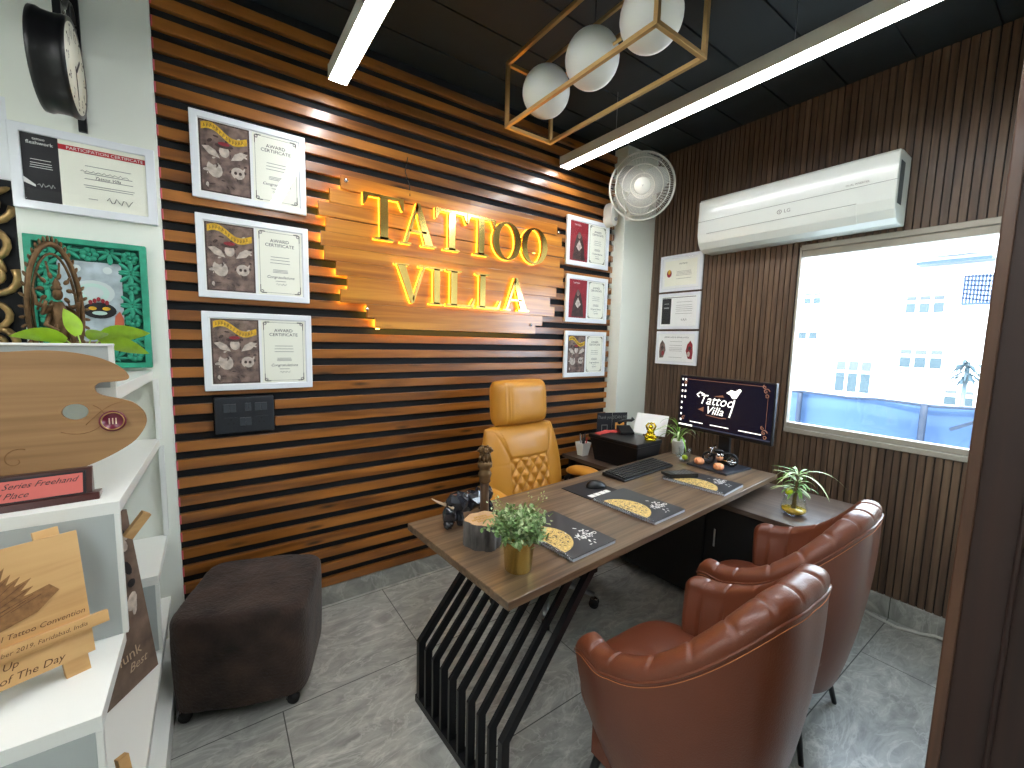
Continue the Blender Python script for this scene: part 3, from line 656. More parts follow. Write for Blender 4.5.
def pothos():
    t=thing('potted_pothos','bright lime green leafy plant on the topmost white shelf','plant',(-.31,1.80,1.335)); t.scale=(.78,.78,.92)
    MB().lathe([(.03,0),(.04,.05),(.043,.08),(.038,.08),(.036,.07),(0,.07)],20).build('pot',M_white2,t)
    L=[((.95,-.3,.42),.15,.066,.7),((1,-.1,.02),.13,.062,.7),((-.95,-.3,.4),.125,.05,.9),((-.35,.2,1),.085,.045,.6),((.35,-.5,.35),.09,.05,.9),((-.6,-.2,-.1),.08,.04,.8)]
    m=MB(); s_=MB()
    for i,(d,l,w,dr) in enumerate(L):
        d=Vector(d).normalized(); b=Vector((0,0,.07)); e=b+Vector((d.x*.05,d.y*.05,.06+.03*d.z)); s_.tube([b,b+Vector((d.x*.015,d.y*.015,.04)),e],.0025,6)
        m.leaf(e,d,l*1.15,w*1.35,dr*.6,8,fold=.12,up=(-.15,.9,.75))
    m.build('leaves',M_leafb,t); s_.build('stems',mk('pothos_stem',(150,180,80),.5),t)
pothos()
PAL=[(-0.60,1.405),(-0.527,1.427),(-0.481,1.435),(-0.432,1.437),(-0.38,1.441),(-0.326,1.438),(-0.269,1.424),(-0.23,1.404),(-0.208,1.384),(-0.199,1.367),(-0.203,1.356),(-0.229,1.351),(-0.26,1.349),(-0.272,1.339),(-0.271,1.325),(-0.258,1.313),(-0.225,1.302),(-0.194,1.289),(-0.171,1.263),(-0.164,1.236),(-0.17,1.21),(-0.191,1.176),(-0.223,1.151),(-0.266,1.127),(-0.316,1.106),(-0.383,1.078),(-0.454,1.050),(-0.503,1.036),(-0.56,1.038),(-.63,1.08),(-.66,1.16),(-.66,1.3),(-.64,1.36)]
def palette():
    t=thing('artist_palette','large brown wooden painter palette with burgundy III badge','palette',(-.38,1.651,1.11))
    P=[(x+.38,z-1.11) for x,z in PAL]
    # smooth (Catmull-Rom)
    Q=[];n=len(P)
    for i in range(n):
        a,b,c,d=[Vector(P[(i+k)%n]) for k in(-1,0,1,2)]
        for u in(0,.33,.66): Q.append(tuple(.5*((2*b)+(c-a)*u+(2*a-5*b+4*c-d)*u*u+(3*b-a-3*c+d)*u**3)))
    hc=(.065,.159); hole=ell(hc[0],hc[1],.027,.022,32)
    # bridge outer to hole: slit polygon
    k=min(range(len(Q)),key=lambda i:(Q[i][0]-hc[0])**2+(Q[i][1]-hc[1])**2 if Q[i][1]<.05 else 9)
    j=min(range(32),key=lambda i:(hole[i][0]-Q[k][0])**2+(hole[i][1]-Q[k][1])**2)
    if sum(Q[i][0]*Q[(i+1)%len(Q)][1]-Q[(i+1)%len(Q)][0]*Q[i][1] for i in range(len(Q)))<0: Q=Q[::-1]; k=len(Q)-1-k
    hr=hole[::-1]; j=31-j
    loop=Q[:k+1]+[hr[(j+i)%32] for i in range(33)]+Q[k:]
    m=MB(); m.T=Matrix.Rotation(rad(-4),4,'X'); nn=len(loop)
    vs=[(a,0,b) for a,b in loop]+[(a,.012,b) for a,b in loop]
    m.add(vs,[tuple(range(nn)),tuple(range(2*nn-1,nn-1,-1))]+[(i,nn+i,nn+(i+1)%nn,(i+1)%nn) for i in range(nn)])
    m.build('board',M_pal,t)
    m=MB(); m.T=Matrix.Rotation(rad(-4),4,'X'); spiral(m,-.05,.04,.03,.9,1,-.0005,.0012); 
    m.tube([(.065+.06*math.cos(a)*(1 if a<2 else 1.6),-.0005,.14+.05*math.sin(a)-.02*(a/5)) for a in [.9-i*.2 for i in range(16)]],.001,5)
    m.tube([(.085+.1*u,-.0005,.12+.06*u+.02*math.sin(u*3)) for u in [i/10 for i in range(9)]],.001,5)
    m.build('etched_lines',M_engr,t)
    m=MB(); m.T=Matrix.Rotation(rad(-4),4,'X'); c=(.142,-.001,.127); RX=Matrix.Rotation(rad(90),3,'X')
    m.lathe([(.030,0),(.030,.004),(.025,.006),(.025,.004),(0,.004)],32,R=RX,c=c,mi=0); m.tube([(c[0]+.0245*math.cos(q),c[1]-.0055,c[2]+.0245*math.sin(q)) for q in [2*PI*i/32 for i in range(32)]],.0016,6,1,closed=True)
    m.text('III',.026,c[0],c[2]-.009,'CENTER',2,plane=wp(.0064),sx=1.1)
    m.build('badge',[M_burg,M_brass,mk('badge_lettering',(226,196,170),.5)],t)
palette()
def plaque():
    t=thing('trophy_plaque','dark wooden wedge plaque with pink plate and script lettering','plaque',(-.42,1.575,1.034),rad(3))
    m=MB(); m.prism([(-.006,0),(.06,0),(.06,.012),(.002,.018)],-.3,.155,'YZ'); m.prism([(.008,.012),(.05,.012),(.05,.084),(.03,.084)],-.3,.14,'YZ'); m.build('base',M_dwood,t,bevel=.002)
    a=math.atan2(.022,.072); T=Matrix.Translation((0,.0085,.018))@Matrix.Rotation(-a,4,'X')
    m=MB(); m.T=T; m.bb(-.29,.128,-.003,0,.001,.062,0); rect(m,-.285,.122,.004,.057,-.0034,1)
    m.text('Grey (Small) Series Freehand',.021,.11,.036,'RIGHT',2,plane=wp(.004),shear=.5); m.text('2nd Place',.021,-.02,.012,'CENTER',2,plane=wp(.004),shear=.5)
    m.build('name_plate',[M_blackp,M_pink,M_ink],t)
plaque()
def easel(name,label,loc,rz,w,h,kind):
    t=thing(name,label,'trophy',loc,rz); th=rad(-16 if kind=='hand' else -7); T=Matrix.Rotation(th,4,'X')
    if kind=='hand':
        m=MB(); m.T=T; m.bb(-w/2,w/2,-.012,0,.03,h,0)
        fr=random.Random(4); y=-.0126
        for k in range(9):   # engraved fan of fingers and feathers
            a=rad(18+k*7.5); l=.13+.03*fr.random(); cx,cz=-.06,.175; d=(math.cos(a),math.sin(a)); n_=(-d[1],d[0]); ww=.009
            poly(m,[(cx-n_[0]*ww,cz-n_[1]*ww),(cx+d[0]*l*.8-n_[0]*ww,cz+d[1]*l*.8-n_[1]*ww),(cx+d[0]*l,cz+d[1]*l),(cx+d[0]*l*.75+n_[0]*ww,cz+d[1]*l*.75+n_[1]*ww),(cx+n_[0]*ww,cz+n_[1]*ww)],y-.0002*k,1)
            m.tube([(cx+d[0]*l*u,y-.002,cz+d[1]*l*u) for u in(.2,.6,.9)],.0006,4,2)
        poly(m,[(-.11,.16),(-.02,.148),(.06,.17),(.1,.205),(.085,.225),(-.03,.195),(-.11,.205)],y-.0022,1)
        for k in range(7): m.tube([(-.1+.02*k,y-.0026,.165+.004*k),(-.08+.025*k,y-.0026,.19+.003*k)],.0007,4,2)
        m.text('5th',.0165,-.02,.150,'CENTER',2,plane=wp(.0142),shear=.3)
        m.text('International Tattoo Convention',.0165,w/2-.008,.131,'RIGHT',2,plane=wp(.0142),shear=.3)
        m.build('board',[M_lwood,M_engr,mk('burnt_lettering',(92,60,34),.7)],t)
        m=MB(); m.T=T; m.bb(-w/2-.02,w/2+.03,-.03,-.012,.090,.118,0)
        m.text('September 2019, Faridabad, India',.0135,w/2-.01,.100,'RIGHT',1,plane=wp(.0306),shear=.3)
        m.build('ledge',[M_lwood,mk('burnt_lettering',(92,60,34),.7)],t,bevel=.001)
        m=MB(); m.T=T; m.bb(-w/2,w/2-.05,-.0165,-.0122,.030,.090,0); m.text('Runner Up',.0215,.02,.068,'RIGHT',1,plane=wp(.0172),shear=.3); m.text('Best of The Day',.0225,w/2-.055,.040,'RIGHT',1,plane=wp(.0172),shear=.3); m.build('lower_plate',[M_lwood,MATS['burnt_lettering']],t)
        for x in(-w*.36,w*.36):
            m=MB(); m.T=T; m.box((x+.0,.012,h*.5-.005),(.044,.02,h+.05),0,Matrix.Rotation(rad(-3 if x>0 else 3),3,'Y')); m.build('leg',M_lwood,t,bevel=.001)
        m=MB(); m.bar((0,.05,.2),(0,.14,.01),.02); m.build('rear_leg',M_lwood,t)
    else:
        m=MB(); m.T=T; m.bb(-w/2,w/2,-.012,0,.0,h,0); y=-.0126
        fr=random.Random(9)
        for k in range(22): disc(m,fr.uniform(-w/2+.02,w/2-.02),fr.uniform(h*.35,h-.02),fr.uniform(.006,.02),fr.uniform(.01,.035),y-.0002*k,fr.choice((1,2,3)),10,fr.uniform(0,3))
        m.text('funk',.05,0,h*.17,'CENTER',4,plane=wp(.0185)); m.text('Best',.04,.02,h*.1,'CENTER',4,plane=wp(.0185),shear=.4)
        m.build('board',[M_brownp,M_sepl,M_blackp,M_sepd,mk('cream_lettering',(200,180,150),.6)],t)
        m=MB(); m.T=T; m.box((.02,.012,h*.62),(.03,.018,h*.8),0,Matrix.Rotation(rad(8),3,'Y')); m.build('leg',M_lwood,t)
        m=MB(); m.bar((.05,.02,h-.08),(.09,-.015,h-.01),.026); m.build('arm',M_lwood,t)
    return t
easel('easel_trophy','engraved light-wood easel plaque reading Tattoo Convention, on the lower white step',(-.402,1.36,.662),rad(22),.29,.335,'hand')
easel('easel_trophy','brown printed standing board on a wooden easel, inside the lower shelf opening',(-.262,1.80,.302),rad(57),.2,.585,'brown')
m=MB(); m.T=Matrix.Rotation(rad(35),4,'Z')@Matrix.Rotation(rad(-14),4,'X'); m.bb(-.012,.012,-.01,.01,0.003,.075); m.bb(-.03,-.012,-.008,.008,0.003,.05)
m.build('wooden_stand',M_lwood,loc=(-.225,1.40,.3),bevel=.001,label='small angled light wood piece on the lowest white tread',cat='wooden stand')

# ================================================================ LIGHT FIXTURES
def linear(x,y0,y1,label,wires):
    t=thing('linear_pendant_lamp',label,'lamp',(x,0,2.7),group='suspended linear lamps')
    m=MB(); m.prism([(-.043,0),(-.043,.062),(-.036,.068),(.036,.068),(.043,.062),(.043,0),(.040,0),(.040,.004),(-.040,.004),(-.040,0)],y0,y1,'XZ'); m.bb(-.043,.043,y0-.002,y0,0,.068); m.bb(-.043,.043,y1,y1+.002,0,.068); m.build('housing',M_lamp,t)
    m=MB(); m.bb(-.0395,.0395,y0,y1,.001,.0035); m.build('diffuser',M_led,t)
    for y in wires: MB().tube([(0,y,.068),(0,y,.3)],.0015,5).build('suspension_wire',M_steel,t)
linear(2.067,.2,2.33,'long bright linear lamp hanging nearer the window wall',(1.87,.9))
linear(.548,-.9,2.26,'bright linear lamp hanging on the left, above the certificates',(1.9,-.2))
linear(-1.42,-2.0,1.9,'added linear fill lamp, unseen behind the viewer near the entrance',(-1.7,-.5))  # extra lamp out of view, added to brighten the left foreground
def chandelier():
    x0,x1,y0,y1,z0,z1=1.184,1.452,.925,1.752,2.5,2.775
    t=thing('globe_chandelier','brass box-frame pendant with three frosted white globes','chandelier',((x0+x1)/2,(y0+y1)/2,z0))
    cx,cy=(x0+x1)/2,(y0+y1)/2; w=.016; a,b=(x1-x0)/2,(y1-y0)/2; h=z1-z0
    m=MB()
    for z in(0,h):
        for s_ in(-1,1): m.bb(-a-w/2,a+w/2,s_*b-w/2,s_*b+w/2,z-w/2,z+w/2); m.bb(s_*a-w/2,s_*a+w/2,-b,b,z-w/2,z+w/2)
    for sx in(-1,1):
        for sy in(-1,1): m.bb(sx*a-w/2,sx*a+w/2,sy*b-w/2,sy*b+w/2,0,h)
    m.build('frame',M_brass,t,bevel=.001)
    for yy in(1.62,1.33,1.045):
        m=MB(); m.sph((-.004,yy-cy+.006,.142),.109,36,24); g=m.build('globe',M_globe,t)
        m=MB(); m.lathe([(.018,.232),(.018,.25),(.008,.255),(.008,.262)],14,c=(0,yy-cy,0)); m.build('globe_cap',M_brass,g)
    m=MB(); m.bb(-.006,.006,-b,b,.262,.274); m.tube([(0,1.47-cy,.145),(0,1.19-cy,.145)],.006,8); m.build('centre_rod',M_brass,t)
    MB().tube([(0,1.33-cy,.27),(0,1.33-cy,.49)],.004,6).build('cord',M_black,t)
    MB().lathe([(.05,.478),(.05,.5)],20,c=(0,1.33-cy,0)).build('canopy',M_blackm,t)
chandelier()

# ================================================================ FAN
def fan():
    c=Vector((2.485,1.99,2.577)); t=thing('wall_fan','white caged fan mounted on the corner pier','fan',tuple(c))
    d=Vector((-2.2,-2.0,-.75)).normalized()  # facing
    R=d.to_track_quat('Z','Y').to_matrix()
    R4=R.to_4x4(); r=.218
    m=MB(); m.T=R4
    for q,z,th in((r,0,.005),(r*.98,-.012,.004),(r*.82,.045,.003),(r*.62,.062,.003),(r*.36,.07,.0026)):
        m.tube([(q*math.cos(a),q*math.sin(a),z) for a in [2*PI*k/48 for k in range(48)]],th,6,closed=True)
    N=110
    for k in range(N):
        a=2*PI*k/N; ca,sa=math.cos(a),math.sin(a); b=.06
        def P(q,z,off): 
            aa=a+off; return (q*math.cos(aa),q*math.sin(aa),z)
        m.tube([P(.05,.073,0),P(r*.5,.066,.05),P(r*.8,.047,.09),P(r,.002,.1)],.0013,4)
        if k%2==0: m.tube([P(.05,-.09,0),P(r*.6,-.08,0),P(r,-.01,0)],.0012,4)
    m.build('cage',M_fanw,t)
    m=MB(); m.T=R4; m.lathe([(.054,.062),(.056,.072),(.05,.08),(.0,.083)],28); m.text('V',.02,0,-.006,'CENTER',1,plane=Matrix.Translation((0,0,.0845))); m.build('badge',[M_fanw,M_ink2],t)
    for k in range(3):
        m=MB(); m.T=R4@Matrix.Rotation(k*2*PI/3+.4,4,'Z')
        def fb(u,v):
            q=.04+(r*.86-.04)*u; hw=(.035+.065*math.sin(PI*min(1,u*.8+.1)))*(1-.25*u**3); a=(v-.5)*2*hw/max(q,.05); z=-.02+.028*(v-.5)*2
            return (q*math.cos(a),q*math.sin(a),z)
        m.grid(fb,14,8); m.build('blade',M_blade,t)
    m=MB(); m.T=R4; m.lathe([(.05,-.17),(.07,-.15),(.075,-.1),(.06,-.07),(.03,-.05),(.03,.03)],24); m.build('motor',M_fanw,t)
    m=MB(); b=Vector((2.66-c.x,2.33-c.y,-.07))
    m.tube([R@Vector((0,0,-.14)),R@Vector((0,-.03,-.19)),Vector((.13,.2,-.12)),Vector((.14,.24,-.14))],[.03,.028,.026,.026],10)
    # teardrop wall bracket against slatted wall beside the pier
    q=[]
    for i in range(28):
        a=2*PI*i/28; rr_=.05 if math.sin(a)<0 else .045+.015*math.sin(a); q.append((.0+rr_*math.cos(a)*.9,-.12+ (.11*math.sin(a) if math.sin(a)>0 else .07*math.sin(a))))
    m.T=Matrix.Translation((-.01,.0,0)); m.prism([(a+.09,b_) for a,b_ in q],.3,.388,'XZ'); m.T=Matrix()
    m.build('bracket',M_fanw,t,bevel=.008,seg=3)
    m=MB(); m.lathe([(.014,0),(.014,.008),(0,.01)],14,R=Matrix.Rotation(rad(90),3,'X'),c=(.085,.3,-.14)); m.build('knob',M_steel,t)
    m=MB(); m.tube([(.07,.31,-.18),(.068,.3,-.4),(.07,.31,-.66)],.0012,5); m.sph((.07,.31,-.67),.007,8,6); m.tube([(.1,.31,-.18),(.1,.3,-.36)],.0012,5); m.build('pull_cord',M_fanw,t)
fan()
# ================================================================ AIR CONDITIONER
def ac():
    t=thing('air_conditioner','long white split air conditioner above the window','air conditioner',(W,1.235,2.15),-PI/2)
    L=1.07; P=[(0,.0),(0,.352),(-.15,.355),(-.185,.349),(-.197,.335),(-.2,.2),(-.198,.11),(-.185,.06),(-.155,.02),(-.11,.0)]
    m=MB(); m.prism([(a,b) for a,b in P],-L/2,L/2,'YZ'); m.build('body',M_ac,t,bevel=.006,seg=3)
    m=MB(); m.bb(-L/2+.0,L/2,-.2015,-.199,.2,.2018,0); m.bb(-L/2+.07,L/2-.16,-.2015,-.197,.114,.1155,0); m.build('panel_seam',mk('seam_grey',(110,116,114),.6),t)
    # louvre flap below the seam
    m=MB(); m.prism([(-.2,.108),(-.188,.058),(-.158,.017),(-.154,.02),(-.184,.06),(-.196,.108)],-L/2+.07,L/2-.16,'YZ'); m.T=Matrix(); m.build('louvre',M_ac,t,bevel=.001)
    vg=mk('vent_grey',(74,80,82),.6); MB().bb(L/2-.004,L/2+.001,-.17,-.1,.09,.3).build('side_vent',vg,t); MB().bb(-L/2-.001,-L/2+.004,-.17,-.1,.09,.3).build('side_vent',vg,t)
    m=MB(); m.text('LG',.03,.02,.148,'LEFT',0,plane=wp(.2012)); m.ring(ell(-.005,.158,.013,.013,20),ell(-.005,.158,.010,.010,20),-.2,-.2012,'XZ',0); rect(m,-.007,-.003,.152,.165,-.2012,0)
    m.build('logo',M_ink2,t); m=MB(); m.text('DUAL INVERTER',.014,.32,.215,'LEFT',0,plane=wp(.2012)); m.build('lettering',M_ink2,t)
ac()
# ================================================================ SOCKET PANEL
def sockets():
    t=thing('socket_panel','black switch and socket panel below the certificates','switch panel',(.126,D-.006,1.112))
    m=MB(); m.bb(-.121,.121,-.02,.02,-.085,.085); m.build('plate',mk('charcoal_plate',(34,38,44),.4),t,bevel=.004)
    g=mk('charcoal_key',(56,60,66),.35)
    for x,z,w in((-.062,.035,.05),(.012,.037,.024),(.065,.037,.05),(.0,-.032,.046)): 
        m=MB(); m.bb(x-w/2,x-.001,-.026,-.019,z-.019,z+.019); m.bb(x+.001,x+w/2,-.0255,-.019,z-.019,z+.019); m.build('switch',g,t,bevel=.001)
    for x in(-.058,.066):
        m=MB(); m.bb(x-.027,x+.027,-.0215,-.019,-.055,-.01,0)
        for a,b in((0,-.02),(-.01,-.038),(.01,-.038)): disc(m,x+a,b,.0035,.0035,-.022,1,10)
        m.build('socket',[MATS['charcoal_plate'],M_black],t)
sockets()
# cable along skirting
m=MB(); P=[(W-.03,.74,.006),(W-.05,.62,.006),(W-.07,.52,.006),(W-.035,.44,.006),(W-.02,.38,.02),(W-.03,.3,.03)]
m.tube(P,.005,6); m.tube([(x-.012,y,z) for x,y,z in P],.004,6); m.tube([(W-.03,.74,.006),(W-.03,.95,.006),(W-.03,1.4,.006)],.005,6)
m.build('floor_cable',M_wire,label='white cable lying along the skirting under the window',cat='cable')

# ================================================================ OTTOMAN
def ottoman():
    t=thing('plush_ottoman','dark brown plush ottoman on castors by the slatted wall','ottoman',(.118,2.055,0),rad(-20.6))
    w,d,h=.485,.485,.425; m=MB()
    def S(u,v):
        a=2*PI*u; n=6; ca,sa=math.cos(a),math.sin(a); k=(abs(ca)**n+abs(sa)**n)**(-1/n)
        # v 0..1: bottom to top then across
        if v<.62: q=v/.62; z=.05+(h-.09)*q; s_=1.0-.02*(1-q)+.015*math.sin(q*PI)
        else: q=(v-.62)/.38; th=q*PI/2; s_=1-.0-.11*(1-math.cos(min(th*2.2,PI/2))) if q<.4 else (1-.11)*(1-(q-.4)/.6); z=h-.04+.04*math.sin(min(th*2.2,PI/2)) + (0 if q<.4 else .012*(q-.4))
        x,y=ca*k*w/2*s_,sa*k*d/2*s_; nn=noise.noise(Vector((x*7,y*7,z*7)))*.008+noise.noise(Vector((x*40,y*40,z*40)))*.003
        return (x*(1+nn),y*(1+nn),z+nn)
    m.grid(S,120,60,cu=True); 
    m.build('upholstery',M_fur,t)
    for sx in(-1,1):
        for sy in(-1,1):
            m=MB(); m.cyl((sx*.19,sy*.19-.01,.025),.022,.02,14,R=Matrix.Rotation(rad(90),3,'X'),mi=1); m.cyl((sx*.19,sy*.19,.04),.014,.03,10,mi=0); m.tube([(sx*.19-.026,sy*.19-.02,.02),(sx*.19-.02,sy*.19-.02,.05),(sx*.19+.02,sy*.19-.02,.05)],.004,6,0)
            m.build('castor',[M_chrome,M_tyre],t)
ottoman()

# ================================================================ DESKS
DY=rad(3.8)
def desk():
    t=thing('office_desk','walnut desk with black slatted metal legs','desk',(.668,.926,0),DY)
    m=MB(); m.bb(0,2.03,0,.655,.722,.75); m.build('tabletop',M_desk,t,bevel=.0025)
    m=MB(); m.bb(.03,2.0,.03,.625,.70,.722); m.build('under_frame',M_blackm,t)
    lf=MB(); lf.bb(.007,.047,.02,.6,.0,.03); lf.build('foot_rail',M_blackm,t); lf=MB(); lf.bb(.355,.435,.03,.6,.68,.7); lf.build('upper_rail',M_blackm,t)
    for k in range(10):
        y=.035+k*.0605; w=.012; d=.03
        m=MB(); P=[(.009,.02),(.039,.02),(.039,.262),(.425,.70),(.385,.70),(.009,.274)]
        m.prism(P,y-w/2-(.005 if k in(0,9) else 0),y+w/2+(.005 if k in(0,9) else 0),'XZ'); m.build('leg_bar',M_blackm,t)
    m=MB(); m.bb(1.58,1.64,.1,.16,.6585,.722); m.bb(1.58,1.64,.5,.56,.6585,.722); m.build('support_block',M_steel,t)
desk()
def ret():
    t=thing('return_desk','low dark side desk along the window wall under the main desk','desk',(2.13,2.31,0),rad(3))
    # local: x across, -y toward the viewer
    L=1.68; w=.60
    m=MB(); m.bb(0,w,-L,0,.632,.658); m.build('tabletop',M_ret,t,bevel=.002)
    dk=mk('black_laminate',(14,14,16),.5)
    m=MB(); m.bb(.03,w-.02,-L+.06,-L+.08,0,.632); m.bb(.03,w-.02,-.06,-.04,0,.632); m.bb(.05,w-.02,-L+.08,-.06,.05,.07); m.bb(w-.04,w-.02,-L+.08,-.06,.05,.632); m.bb(.05,w-.04,-.8,-.78,.07,.632); m.build('carcass',dk,t)
    for k in range(3):
        a=-L+.085+k*.5; o=MB().bb(.03,.05,a,a+.49,.08,.62).build('door',dk,t,bevel=.002)
        MB().bb(.018,.03,a+.43,a+.44,.4,.5).build('handle',M_chrome,o)
ret()

# ================================================================ EXEC CHAIR
def cushion(m,w,h,t,p=4,nx=28,nz=28,fn=None,shape=None,mi=0):
    # rounded pad in local x (width), z (height 0..h); front toward -y
    def S(side):
        def f(u,v):
            a=(u-.5)*2; b=(v-.5)*2
            a=math.sin(a*PI/2); b=math.sin(b*PI/2)
            e=max(0,1-abs(a)**p)**.5*max(0,1-abs(b)**p)**.5
            # squircle corners
            x=a*w/2*math.sqrt(max(0,1-.10*b**4)); z=h/2+b*h/2*math.sqrt(max(0,1-.10*a**4))
            if shape: x=x*shape(z/h)
            dd=fn(a,b) if (fn and side<0) else 0
            return (x,side*(t/2*e)+(-dd*e if side<0 else 0),z)
        return f
    m.grid(S(-1),nx,nz,mi); g=MB(); g.grid(S(1),nx,nz)
    m.add(g.v,[f[::-1] for f in g.f],True,mi)
def exec_chair():
    t=thing('executive_chair','mustard leather executive chair behind the desk','chair',(1.548,1.80,0),rad(3))
    T=Matrix.Translation((0,.17,.40))@Matrix.Rotation(rad(-9),4,'X')
    def fb(a,b):
        d=0
        # diamond quilting in the lower middle
        if abs(a)<.47 and b<.32:
            s1=math.sin((a*4.2+b*3.2)*PI); s2=math.sin((a*4.2-b*3.2)*PI); d+=.026*min(abs(s1),abs(s2))**.5-.008
            d+=.004
        else: d+=.012
        for q in(.47+.42*max(0,b-.32)/.68,): 
            d-=.009*math.exp(-((abs(a)-q)/.022)**2)
        if abs(a)<.5: d-=.009*math.exp(-((b-.33-.04*abs(a))/.02)**2)
        if b>.34 and abs(a)<.47+.4*(b-.32): d+=.006
        if abs(a)>.5: d-=.003*math.exp(-((b-.25)/.012)**2)
        return d
    m=MB(); m.T=T; cushion(m,.61,.60,.14,5,140,140,fb,lambda z:.90+.10*math.sin(min(1,z*1.15)*PI)); m.build('backrest',M_leather2,t)
    T2=Matrix.Translation((0,.262,.985))@Matrix.Rotation(rad(-5),4,'X')
    def fh(a,b): return .006-.009*(math.exp(-((a+.70)/.03)**2)+math.exp(-((a-.82)/.03)**2))-.007*math.exp(-((a+.60)/.02)**2)
    m=MB(); m.T=T2; cushion(m,.395,.275,.16,6,60,40,fh); m.build('headrest',M_leather2,t)
    m=MB(); m.T=T2; m.tube([(-.06,.02,.02),(-.06,.02,-.1)],.008,8); m.tube([(.06,.02,.02),(.06,.02,-.1)],.008,8); m.build('headrest_post',M_chrome,t)
    m=MB(); m.T=Matrix.Translation((0,-.02,.40)); 
    def fs(u,v):
        return None
    m.T=Matrix.Translation((0,.21,.43))@Matrix.Rotation(rad(90),4,'X')@Matrix.Rotation(PI,4,'Z')@Matrix.Translation((0,0,-.0))
    m.T=Matrix.Translation((0,-.25,.43))@Matrix.Rotation(rad(-90),4,'X'); cushion(m,.52,.50,.13,5,30,30); m.build('seat',M_leather2,t)
    for s_ in(-1,1):
        m=MB(); n=14
        pts=[(s_*.365,.17-.36*i/(n-1),.655+.03*math.sin(i/(n-1)*PI)-.045*(i/(n-1))**3) for i in range(n)]
        m.tube(pts,[.024+.028*math.sin(min(1,(i+.6)/3)*PI/2)*math.sin(min(1,(n-i-.4)/2.5)*PI/2) for i in range(n)],14,flat=.62); m.build('armrest',M_leather2,t)
        m=MB(); m.tube([(s_*.36,.14,.64),(s_*.36,.19,.60),(s_*.35,.18,.5),(s_*.27,.05,.42),(s_*.2,0,.40)],.015,8); m.tube([(s_*.36,-.13,.615),(s_*.35,-.1,.5),(s_*.27,-.02,.41)],.013,8); m.build('arm_bracket',M_blackm,t)
    m=MB(); m.lathe([(.03,.12),(.03,.25),(.02,.25),(.02,.37),(.06,.37),(.06,.4)],16); m.build('gas_column',M_black,t)
    m=MB(); m.bb(-.1,.1,-.1,.1,.34,.37); m.lathe([(.045,.06),(.05,.1),(.035,.13)],16); m.build('mechanism',M_blackm,t)
    for k in range(5):
        a=rad(-58+k*72); d=Vector((math.cos(a),math.sin(a),0))
        m=MB(); m.tube([d*.03+Vector((0,0,.105)),d*.17+Vector((0,0,.1)),d*.3+Vector((0,0,.075))],[.03,.026,.018],10,flat=.6); m.build('base_leg',M_steel,t)
        m=MB(); R=Matrix.Rotation(a,3,'Z')@Matrix.Rotation(rad(90),3,'X')
        for o in(-.02,.008): m.cyl(d*.3+R@Vector((0,0,o))+Vector((0,0,.028)),.027,.012,16,R=R,mi=1)
        m.sph(d*.3+Vector((0,0,.048)),(.02,.02,.014),10,6,0); m.build('castor',[M_chrome,M_tyre],t)
exec_chair()

